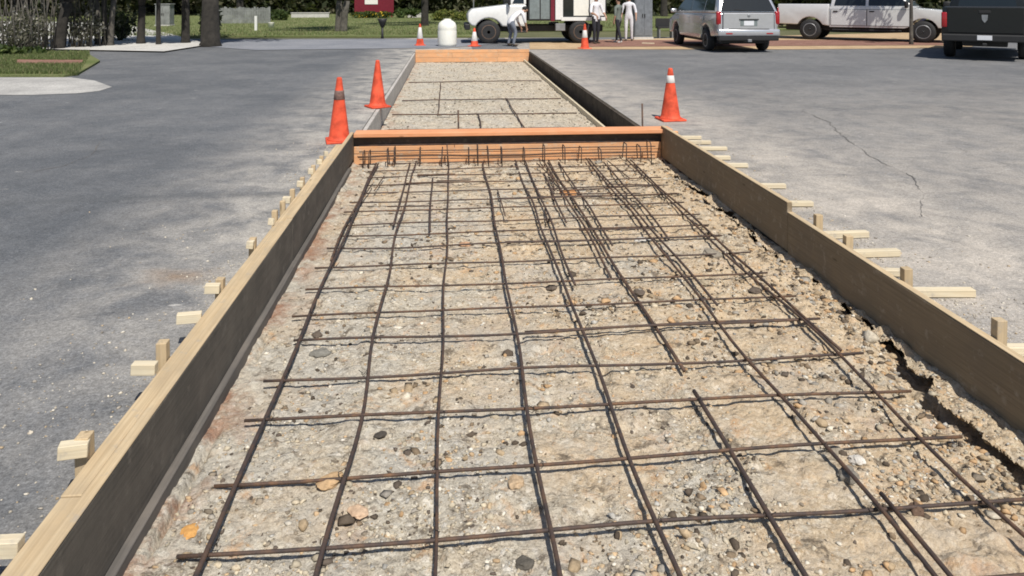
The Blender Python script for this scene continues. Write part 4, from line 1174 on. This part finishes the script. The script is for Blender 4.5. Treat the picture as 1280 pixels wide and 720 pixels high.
# ------------------------------------------------------------------ people
def person(name, label, loc, rz, J, E, mats, hair='hair', hat=None):
    """J: joint -> ((x,y,z), radius, cloth); one continuous skinned body; faces +Y"""
    t = thing(name, label, 'person', loc, rz)
    names = list(J)
    me = bpy.data.meshes.new('body')
    me.from_pydata([J[k][0] for k in names], [(names.index(a), names.index(b)) for a, b in E], [])
    o = bpy.data.objects.new('body', me)
    COL.objects.link(o)
    md = o.modifiers.new('skin', 'SKIN')
    md.use_smooth_shade = True
    md.branch_smoothing = 0.4
    for i, k in enumerate(names):
        sv = me.skin_vertices[0].data[i]
        r = J[k][1]
        sv.radius = r if isinstance(r, tuple) else (r, r)
        sv.use_root = (k == 'pelvis')
    o.modifiers.new('sub', 'SUBSURF').levels = 1
    dg = bpy.context.evaluated_depsgraph_get()
    me2 = bpy.data.meshes.new_from_object(o.evaluated_get(dg))
    bpy.data.objects.remove(o, do_unlink=True)
    me2.name = 'body'
    me2.materials.clear()
    keys = list(mats)
    for k in keys: me2.materials.append(M[mats[k]])
    segs = [(Vector(J[a][0]), Vector(J[b][0]), J[b][2], (J[b][1] if not isinstance(J[b][1], tuple) else max(J[b][1]))) for a, b in E]
    for p_ in me2.polygons:
        c = p_.center
        best, bk = 1e9, keys[0]
        for a, b, k, r in segs:
            ab = b - a
            s = max(0, min(1, (c - a).dot(ab) / max(1e-9, ab.length_squared)))
            d = (c - a.lerp(b, s)).length - r
            if d < best: best, bk = d, k
        p_.material_index = keys.index(bk)
        p_.use_smooth = True
    link('body', me2, None, t)
    h = Vector(J['head'][0]); nk = Vector(J['neck'][0])
    up = (h - nk).normalized()
    def blob(nm, r, off, mt, sq=(1, 1, 1)):
        bm = bmesh.new(); bmesh.ops.create_icosphere(bm, subdivisions=3, radius=r)
        for v in bm.verts: v.co = Vector((v.co.x * sq[0], v.co.y * sq[1], v.co.z * sq[2])) + h + Vector(off)
        return from_bm(nm, bm, M[mt], t, True)
    blob('hair', .098, (0, -.022, .045), hair, (.95, 1.02, .85))
    for s in (-1, 1):
        blob('eye', .011, (s * .034, .083, .012), 'hair')
        blob('ear', .028, (s * .088, -.004, 0), 'skin', (.35, .7, 1.1))
    blob('nose', .017, (0, .095, -.015), 'skin', (.8, 1.1, 1.2))
    blob('mouth', .022, (0, .078, -.052), 'maroon', (1.0, .4, .22))
    if hat:
        bm = lathe_bm([(.150, .055), (.152, .062), (.118, .068), (.112, .10), (.095, .145), (.055, .172), (.01, .18)], 20)
        for v in bm.verts: v.co = Vector((v.co.x * .92, v.co.y * 1.08 - .01, v.co.z)) + h
        from_bm('hard_hat', bm, M[hat], t, True)
    return t

def stand_pose(la=(.0, .0), ra=(.0, .0), step=.0, shirt='shirt', leg='legs', foot='foot', hands=True, fore=((0, .10), (0, .10))):
    J = {'pelvis': ((0, 0, .95), (.155, .115), leg), 'waist': ((0, .005, 1.08), (.145, .105), shirt), 'chest': ((0, 0, 1.30), (.165, .115), shirt), 'upper': ((0, -.01, 1.42), (.13, .09), shirt),
         'neck': ((0, 0, 1.50), .056, 'skin'), 'head0': ((0, .012, 1.57), .078, 'skin'), 'head': ((0, .02, 1.65), (.088, .098), 'skin'), 'crown': ((0, .01, 1.72), .066, 'skin')}
    E = [('pelvis', 'waist'), ('waist', 'chest'), ('chest', 'upper'), ('upper', 'neck'), ('neck', 'head0'), ('head0', 'head'), ('head', 'crown')]
    for nm, s, (sw, out), (fo, fy) in (('l', -1, la, fore[0]), ('r', 1, ra, fore[1])):
        sh = (s * .185, -.01, 1.40)
        el = (s * (.235 + out), sw * .5, 1.12)
        wr = (s * (.245 + out + fo), sw + fy, .88 + max(0, sw + fy - .1) * .5)
        J[nm + 'sh'] = (sh, .068, shirt); J[nm + 'el'] = (el, .052, shirt); J[nm + 'wr'] = (wr, .033, 'skin')
        pm = (wr[0] + s * .003, wr[1] + .012, wr[2] - .075)
        J[nm + 'pm'] = (pm, (.040, .018), 'skin')
        E += [('upper', nm + 'sh'), (nm + 'sh', nm + 'el'), (nm + 'el', nm + 'wr'), (nm + 'wr', nm + 'pm')]
        for q, (dy, ln) in enumerate(((.030, .075), (.010, .085), (-.010, .080), (-.028, .062))):
            k1, k2 = f'{nm}f{q}a', f'{nm}f{q}b'
            J[k1] = ((pm[0], pm[1] + dy, pm[2] - ln * .5), .0095, 'skin'); J[k2] = ((pm[0] - s * .015, pm[1] + dy + .006, pm[2] - ln), .0085, 'skin')
            E += [(nm + 'pm', k1), (k1, k2)]
        J[nm + 'th'] = ((wr[0] - s * .01, wr[1] + .062, wr[2] - .075), .0105, 'skin'); E.append((nm + 'wr', nm + 'th'))
        st = step * s
        J[nm + 'hip'] = ((s * .095, 0, .88), .098, leg); J[nm + 'kn'] = ((s * .105, st * .55 + .02, .50), .066, leg); J[nm + 'an'] = ((s * .11, st - .02, .10), .046, leg)
        J[nm + 'he'] = ((s * .11, st - .03, .05), .045, foot); J[nm + 'to'] = ((s * .125, st + .14, .038), (.042, .034), foot)
        E += [('pelvis', nm + 'hip'), (nm + 'hip', nm + 'kn'), (nm + 'kn', nm + 'an'), (nm + 'an', nm + 'he'), (nm + 'he', nm + 'to')]
    return J, E

J, E = stand_pose((.12, .05), (.20, .06), .06, fore=((-.08, .18), (-.06, .2)))
person('person', 'person in white shirt, dark trousers and white hard hat standing beside the truck body', at(745, 55), R(-155), J, E, {'shirt': 'white_cloth', 'legs': 'navy_cloth', 'skin': 'skin', 'foot': 'boot'}, hat='white_plastic')
J, E = stand_pose((-.10, .02), (.16, .02), .20)
pp = person('person', 'black-haired person in grey-green shirt walking between two people in white', at(773, 54), R(40), J, E, {'shirt': 'green_cloth', 'legs': 'navy_cloth', 'skin': 'skin', 'foot': 'pale_boot'})
pp.scale = (.93, .93, .93)
J, E = stand_pose((.05, .03), (.05, .03), .03)
person('person', 'person all in white overalls, standing rightmost of the workers', at(786, 51.5), R(165), J, E, {'shirt': 'white_cloth', 'legs': 'white_cloth', 'skin': 'skin', 'foot': 'boot'}, hat='white_plastic')

def bend_pose():
    J, E = stand_pose()
    # legs slightly bent, trunk leaning forward, arms reaching down towards the shins
    J['pelvis'] = ((0, -.10, .88), (.155, .125), 'legs')
    J['waist'] = ((0, .04, .98), (.145, .115), 'shirt'); J['chest'] = ((0, .24, 1.10), (.165, .125), 'shirt'); J['upper'] = ((0, .35, 1.15), (.13, .10), 'shirt')
    J['neck'] = ((0, .43, 1.18), .056, 'skin'); J['head0'] = ((0, .50, 1.20), .078, 'skin'); J['head'] = ((0, .56, 1.23), (.088, .098), 'skin'); J['crown'] = ((0, .61, 1.27), .066, 'skin')
    for nm, s in (('l', -1), ('r', 1)):
        J[nm + 'sh'] = ((s * .185, .32, 1.12), .068, 'shirt'); J[nm + 'el'] = ((s * .22, .38, .85), .052, 'shirt'); J[nm + 'wr'] = ((s * .17, .48, .63), .033, 'skin')
        pm = (s * .165, .50, .55)
        J[nm + 'pm'] = (pm, (.040, .018), 'skin')
        for q, (dy, ln) in enumerate(((.030, .075), (.010, .085), (-.010, .080), (-.028, .062))):
            J[f'{nm}f{q}a'] = ((pm[0], pm[1] + dy, pm[2] - ln * .5), .0095, 'skin'); J[f'{nm}f{q}b'] = ((pm[0] - s * .015, pm[1] + dy + .006, pm[2] - ln), .0085, 'skin')
        J[nm + 'th'] = ((pm[0] - s * .01, pm[1] + .055, pm[2]), .0105, 'skin')
        J[nm + 'hip'] = ((s * .10, -.08, .82), .100, 'legs'); J[nm + 'kn'] = ((s * .14, .06, .47), .068, 'legs'); J[nm + 'an'] = ((s * .15, -.04, .10), .046, 'legs')
        J[nm + 'he'] = ((s * .15, -.05, .05), .045, 'foot'); J[nm + 'to'] = ((s * .165, .12, .038), (.042, .034), 'foot')
    return J, E
J, E = bend_pose()
person('person', 'person in white shirt and faded jeans bending down in front of the white truck', at(640, 58), R(-60), J, E, {'shirt': 'white_cloth', 'legs': 'denim', 'skin': 'skin', 'foot': 'boot'})

# ------------------------------------------------------------------ trees, shrubs
def leaf_mesh(name, centres, radii, n, size, cols, ps, droop=0.0):
    """n leaf clumps as bent quads spread over the shells of several lumps"""
    C = np.array(centres); Rd = np.array(radii)
    w = (Rd.prod(1)) ** (2 / 3); w = w / w.sum()
    k = rng.choice(len(C), n, p=w)
    d = rng.normal(size=(n, 3)); d /= np.linalg.norm(d, axis=1)[:, None]
    rr = rng.random(n) ** 0.45
    P = C[k] + d * Rd[k] * rr[:, None] * rng.uniform(.8, 1.12, (n, 1))
    a = rng.normal(size=(n, 3)); a[:, 2] -= droop; a /= np.linalg.norm(a, axis=1)[:, None]
    b = np.cross(a, rng.normal(size=(n, 3))); b /= np.linalg.norm(b, axis=1)[:, None]
    s = size * rng.uniform(.55, 1.35, (n, 1))
    v = np.stack([P - a * s, P + b * s * .45, P + a * s, P - b * s * .45], 1)
    tint = palette(n, cols, ps)
    lump = rng.uniform(.75, 1.25, len(C))[k][:, None]
    return np_mesh(name, v.reshape(-1, 3), np.arange(4 * n).reshape(-1, 4), False, np.repeat(np.clip(tint * lump, 0, 1), 4, 0))

GR = [(.045, .075, .02), (.075, .11, .03), (.10, .13, .04), (.03, .05, .018)]
OLIVE = [(.07, .075, .035), (.11, .11, .06), (.05, .055, .03), (.17, .165, .12)]
def tree(loc, h, r, label, bark='bark', crown_r=2.4, base=2.3, n=2600, cols=GR, fork=1.4, lean=(0, 0), name='tree', size=.16, group=None, stems=1):
    t = thing(name, label, 'tree', loc, 0, group)
    bm = bmesh.new()
    tips = []
    for sidx in range(stems):
        ox, oy = (random.uniform(-.35, .35), random.uniform(-.25, .25)) if stems > 1 else (0, 0)
        rr = r * (random.uniform(.55, 1) if stems > 1 else 1)
        P = [Vector((ox, oy, -.1)), Vector((ox * 1.0, oy, .15)), Vector((ox * 1.2 + lean[0] * .4, oy + lean[1] * .4, fork * .6)), Vector((ox * 1.5 + lean[0], oy + lean[1], fork))]
        tube_bm(P, [rr * 1.5, rr * 1.1, rr * .95, rr * .85], 10, bm)
        f = P[-1]
        for k in range(3):
            a = random.uniform(0, 6.28)
            e = f + Vector((math.cos(a) * crown_r * .5, math.sin(a) * crown_r * .5, (h - fork) * random.uniform(.45, .7)))
            m_ = f.lerp(e, .5) + Vector((random.uniform(-.2, .2), random.uniform(-.2, .2), .2))
            tube_bm([f - Vector((0, 0, .05)), f.lerp(m_, .5), m_, e], [rr * .7, rr * .55, rr * .4, rr * .15], 7, bm)
            tips.append(e)
            for q in range(2):
                a2 = random.uniform(0, 6.28)
                e2 = m_ + Vector((math.cos(a2) * crown_r * .6, math.sin(a2) * crown_r * .6, (h - fork) * random.uniform(.15, .45)))
                tube_bm([m_, m_.lerp(e2, .5) + Vector((0, 0, .1)), e2], [rr * .35, rr * .25, rr * .08], 6, bm)
                tips.append(e2)
    from_bm('trunk', bm, M[bark], t, True)
    cs, rs = [], []
    for k in range(14):
        a = random.uniform(0, 6.28); q = random.random() ** .6
        z = base + .5 + (h - base) * random.uniform(.1, .85)
        sc = math.sin(math.pi * min(1, max(.15, (z - base) / (h - base))))
        cs.append((lean[0] + math.cos(a) * crown_r * q * sc, lean[1] + math.sin(a) * crown_r * q * sc, z)); x = random.uniform(.5, .95) * crown_r * .48
        rs.append((x, x, x * .72))
    for e in tips[:6]:
        cs.append(tuple(e)); rs.append((crown_r * .3,) * 3)
    link('crown', leaf_mesh('crown', cs, rs, n, size, cols, [.35, .3, .2, .15]), M['leaf'], t)
    return t

def shrub(loc, w, h, label, n=1600, cols=GR, size=.09, name='shrub', group=None, d=None, extra=None, cat='shrub', droop=0.0):
    t = thing(name, label, cat, loc, 0, group)
    d = d or w * .6
    cs = [(random.uniform(-.5, .5) * w * .75, random.uniform(-.5, .5) * d * .7, h * random.uniform(.28, .68)) for _ in range(max(7, int(w * 5)))]
    rs = [(max(.12, min(.5, w * .22)) * random.uniform(.7, 1.2), d * .28, h * random.uniform(.24, .36)) for _ in cs]
    link('foliage', leaf_mesh('foliage', cs, rs, n, size, cols, [.35, .3, .2, .15], droop), M['leaf'], t)
    bm = bmesh.new()
    if cols is BR:
        for _ in range(int(w * 16)):
            x_, y_ = random.uniform(-.5, .5) * w, random.uniform(-.5, .5) * d
            tube_bm([(x_, y_, -.05), (x_ + random.uniform(-.1, .1), y_, h * .6), (x_ + random.uniform(-.3, .3), y_ + random.uniform(-.2, .2), h * random.uniform(1.1, 2.0))], [.022, .015, .005], 5, bm)
    for c in cs[:8]:
        tube_bm([(c[0] * .4, c[1] * .4, -.05), (c[0] * .8, c[1] * .8, c[2] * .6), c], [.03, .02, .008], 5, bm)
    tag(from_bm('stems', bm, M['grey_bark' if cols is BR else 'bark'], t, True), kind='stuff')
    if extra:
        col, m_ = extra
        fl = leaf_mesh('flower', cs, [(a * 1.05, b * 1.05, c * 1.08) for a, b, c in rs], m_, size * .9, [col, tuple(x * .8 for x in col), col, col], [.25] * 4)
        tag(link('flower', fl, M['leaf'], t), kind='stuff')
    return t

TG = 'trees at the left of the lot'
tree(at(176, 56), 6.5, .13, 'slender forked tree trunk left of the thick dark trunk', fork=1.35, crown_r=2.2, lean=(.05, 0), group=TG)
tree(at(198, 57), 4.2, .075, 'thin dark straight trunk standing between two forked trees', fork=2.2, crown_r=1.4, n=1400, group=TG)
tree(at(232, 55), 7.0, .14, 'straight black trunk just left of the thick trunk', fork=2.4, crown_r=2.5, group=TG)
tree(at(263, 58), 7.5, .30, 'thickest dark trunk beside the bend of the driveway', fork=2.0, crown_r=2.8, n=3200, group=TG)
tree(at(130, 58), 5.5, .10, 'clump of several thin trunks left of the driveway', fork=1.6, crown_r=2.0, stems=5, bark='grey_bark', cols=OLIVE, group=TG)
tree(at(73, 62), 5.0, .16, 'dark leaning trunk among the grey brush at far left', fork=1.5, crown_r=1.9, cols=OLIVE, lean=(.25, .1), group=TG)
tree(at(20, 60), 5.5, .09, 'grey multi-stemmed tree at the upper left corner', fork=1.4, crown_r=2.1, stems=5, bark='grey_bark', cols=OLIVE, group=TG)
tree(at(421, 40), 8.0, .17, 'grey twin-stemmed tree on the lawn', fork=1.5, crown_r=2.8, stems=2, bark='grey_bark', group='trees on the lawn')
tree(at(531, 33), 9.0, .20, 'dark straight trunk on the lawn left of the white truck', fork=2.6, crown_r=3.2, group='trees on the lawn')
tree(at(1139, 56), 4.4, .06, 'thin bare-stemmed young tree in front of the pale pickup door', fork=2.2, crown_r=1.0, n=700, base=2.6, bark='grey_bark', size=.1)
tree(at(830, 21), 9.0, .30, 'dark tree behind the black bench, far lawn', fork=2.2, crown_r=3.4, group='trees beyond the lawn')
tree(at(300, 24), 9.0, .28, 'broad tree over the grey fence', fork=1.8, crown_r=3.6, base=1.2, group='trees beyond the lawn')

BR = [(.12, .115, .085), (.20, .19, .15), (.07, .07, .045), (.33, .32, .29)]
SG = 'shrubs and brush along the edge of the lot'
BR = [(.12, .115, .085), (.20, .19, .15), (.07, .07, .045), (.33, .32, .29)]
for i, (px_, py_, w, h, lb, cols, n_) in enumerate(((8, 66, 2.4, 1.5, 'grey tangled brush in the upper left corner', BR, 1500), (50, 61, 1.6, 1.6, 'pale grey brush behind the lawn island', BR, 900), (100, 60, 1.6, 1.7, 'grey-green brush between the leaning trunk and the trunk clump', BR, 1000),
        (140, 52, 2.0, 1.6, 'olive brush behind the clump of thin trunks', OLIVE, 1000), (258, 57, .8, 1.7, 'dark ivy-like shrub around the thickest trunk', [(.02, .028, .016), (.035, .045, .025), (.05, .06, .035), (.015, .02, .012)], 1600), (156, 50, .9, 1.2, 'green shrub with red tips left of the forked tree', GR, 900),
        (20, 71, 1.4, .35, 'low green ground shrub on the lawn island edge', GR, 900))):
    shrub(at(px_, py_), w, h, lb, n_, cols, .06 if cols is BR else .085, group=SG, droop=.8)
shrub(at(463, 23), 3.6, .62, 'yellow-flowering shrub bed below the maroon sign', 2600, GR, .10, extra=((.62, .42, .03), 420), name='flower_bed', cat='flower bed')
shrub(at(568, 26), 4.2, .85, 'yellow-green hedge behind the white tank', 3200, [(.12, .15, .03), (.18, .19, .05), (.08, .11, .03), (.24, .22, .06)], .10, name='hedge', cat='hedge')
shrub(at(510, 23), 2.0, .95, 'dark shrub right of the flower bed', 1400, GR, .11, group=SG)
shrub(at(862, 24), 2.4, .9, 'bright green shrub between the bench and the minivan', 1600, [(.14, .18, .04), (.18, .21, .06), (.09, .12, .03), (.06, .09, .02)], .1, group=SG)
shrub(at(345, 26), 2.2, .9, 'dark low shrub on the lawn near the grey fence', 1300, GR, .11, group=SG)

# far wood behind everything: one mass
cs, rs = [], []
for k in range(640):
    a = rng.uniform(-.75, 1.05)
    dd = rng.uniform(72, 96)
    z = rng.uniform(.2, 3.4) if k < 420 else rng.uniform(3, 8)
    cs.append((dd * math.sin(a), dd * math.cos(a), z)); q = rng.uniform(1.6, 3.0); rs.append((q, q, q * .8))
fw = link('far_wood', leaf_mesh('far_wood', cs, rs, 130000, .42, [(.05, .06, .03), (.085, .085, .045), (.035, .045, .02), (.12, .11, .07)], [.35, .3, .2, .15]), M['leaf'])
tag(fw, 'dark wood closing the view behind the lawn and vehicles', 'wood', kind='stuff')

# ------------------------------------------------------------------ small things in the background
def grey_fence():
    p = at(300, 30)
    t = thing('fence', 'weathered grey fence behind the left trees', 'fence', p)
    for x in np.linspace(-1.8, 1.8, 5):
        box('post', (x - .05, -.05, -.05), (x + .05, .05, 1.08), M['fence_grey'], t)
    bm = bmesh.new()
    for x in np.arange(-1.8, 1.8, .105):
        h = random.uniform(.94, 1.02)
        b2 = box_bm(.09, .02, h, .003, 1, (x + .05, -.065, h / 2 + .03))
        me = bpy.data.meshes.new('tmp'); b2.to_mesh(me); b2.free(); bm.from_mesh(me); bpy.data.meshes.remove(me)
    tag(from_bm('pickets', bm, M['fence_grey'], t), kind='stuff')
    for z in (.3, .8): box('rail', (-1.8, -.052, z), (1.8, -.012, z + .08), M['fence_grey'], t)
grey_fence()

def cabinet(loc, w, d, h, mt, label):
    t = thing('utility_cabinet', label, 'cabinet', loc)
    box('plinth', (-w / 2 - .03, -d / 2 - .03, -.03), (w / 2 + .03, d / 2 + .03, .10), M['pale_concrete'], t)
    box('housing', (-w / 2, -d / 2, .10), (w / 2, d / 2, h), M[mt], t, .015, 2)
    box('roof', (-w / 2 - .04, -d / 2 - .04, h), (w / 2 + .04, d / 2 + .04, h + .05), M[mt], t, .01)
    for s in (0, 1):
        d_ = box('door', (-w / 2 + .03 + s * w / 2, -d / 2 - .014, .16), (-.03 + s * w / 2, -d / 2 + .002, h - .06), M[mt], t, .004)
        box('handle', (-.06 + s * .09, -d / 2 - .04, h * .5), (-.03 + s * .09, -d / 2 - .012, h * .5 + .14), M['black_trim'], t)
    return t
cabinet(at(802, 49), .72, .6, 1.75, 'grey_box', 'blue-grey utility cabinet right of the workers in white')
cabinet(at(206, 33), .8, .7, 1.25, 'fence_grey', 'grey utility cabinet behind the thin left trunks')

t = thing('bench', 'black bench on the grass right of the utility cabinet', 'bench', at(831, 47.5))
box('seat', (-.33, -.2, .40), (.33, .2, .46), M['black_trim'], t)
box('backrest', (-.33, .17, .46), (.33, .22, .80), M['black_trim'], t)
for x in (-.28, .25): box('leg', (x, -.17, 0), (x + .05, .18, .40), M['steel'], t)

t = thing('water_tank', 'white round-topped plastic tank beside the road', 'tank', at(559, 58))
from_bm('body', lathe_bm([(.26, 0), (.31, .03), (.32, .10), (.32, .52), (.31, .56), (.32, .60), (.31, .70), (.27, .80), (.19, .865), (.13, .89)], 28), M['white_plastic'], t, True)
from_bm('lid', lathe_bm([(.13, .885), (.135, .90), (.13, .925), (.06, .935)], 20), M['white_plastic'], t, True)

t = thing('sign', 'maroon sign board with a white lettered panel above the yellow flowers', 'sign', at(466, 22.5) + Vector((0, 1.0, 0)))
box('board', (-1.6, 0, .45), (1.6, .12, 2.4), M['maroon'], t, .01)
box('panel', (-.75, -.03, 1.10), (.30, .004, 1.48), M['white_plastic'], t)
for x in (-1.5, 1.38): box('post', (x, .0, 0), (x + .12, .12, .45), M['maroon'], t)

t = thing('low_wall', 'low white wall across the far lawn', 'wall', at(388, 22.5))
box('wall', (-1.5, -.12, -.1), (1.5, .12, .38), M['pale_concrete'], t, .01)
box('coping', (-1.55, -.16, .38), (1.55, .16, .44), M['pale_concrete'], t, .01)
t = thing('low_wall', 'short pale block wall between the dark shrub and the lawn trunk', 'wall', at(519, 22.5))
box('wall', (-.6, -.12, -.1), (.6, .12, .34), M['pale_concrete'], t, .01)
box('coping', (-.64, -.16, .34), (.64, .16, .40), M['pale_concrete'], t, .01)

t = thing('planter_post', 'dark post with a flared top at the edge of the lawn', 'post', at(478, 48))
from_bm('post', lathe_bm([(.06, -.05), (.05, .1), (.045, .45)], 12), M['black_trim'], t, True)
from_bm('bowl', lathe_bm([(.05, .44), (.09, .50), (.15, .66), (.20, .80), (.17, .80), (.1, .72)], 16), M['black_trim'], t, True)

o = box('marker_post', (-.06, -.06, -.05), (.06, .06, .75), M['white_paint']); o.location = at(320, 39) + Vector((0, 0, .35)); tag(o, 'slim white marker post on the lawn right of the grey fence', 'post')
o = from_bm('bucket', lathe_bm([(.13, 0), (.16, .3), (.165, .31), (.15, .31), (.12, .05)], 18), M['white_plastic'], None, True); o.location = at(339, 35.5, .04); tag(o, 'small white bucket on the lawn', 'bucket')
o = beam('plank', at(803, 54, .03), at(816, 54.5, .03) + Vector((.05, .02, 0)), .12, .04, M['pale_lumber']); tag(o, 'short pale plank lying at the foot of the utility cabinet', 'plank')
o = box('pole', (-.035, -.035, -.05), (.035, .035, 6.0), M['steel']); o.location = at(592, 25) + Vector((0, 0, 3)); tag(o, 'slender pale pole rising behind the white truck hood', 'pole')
o = box('bollard', (-.07, -.07, -.05), (.07, .07, .55), M['black_trim'], None, .02); o.location = at(30, 54) + Vector((0, 0, .25)); tag(o, 'short black post in the brush at upper left', 'post')
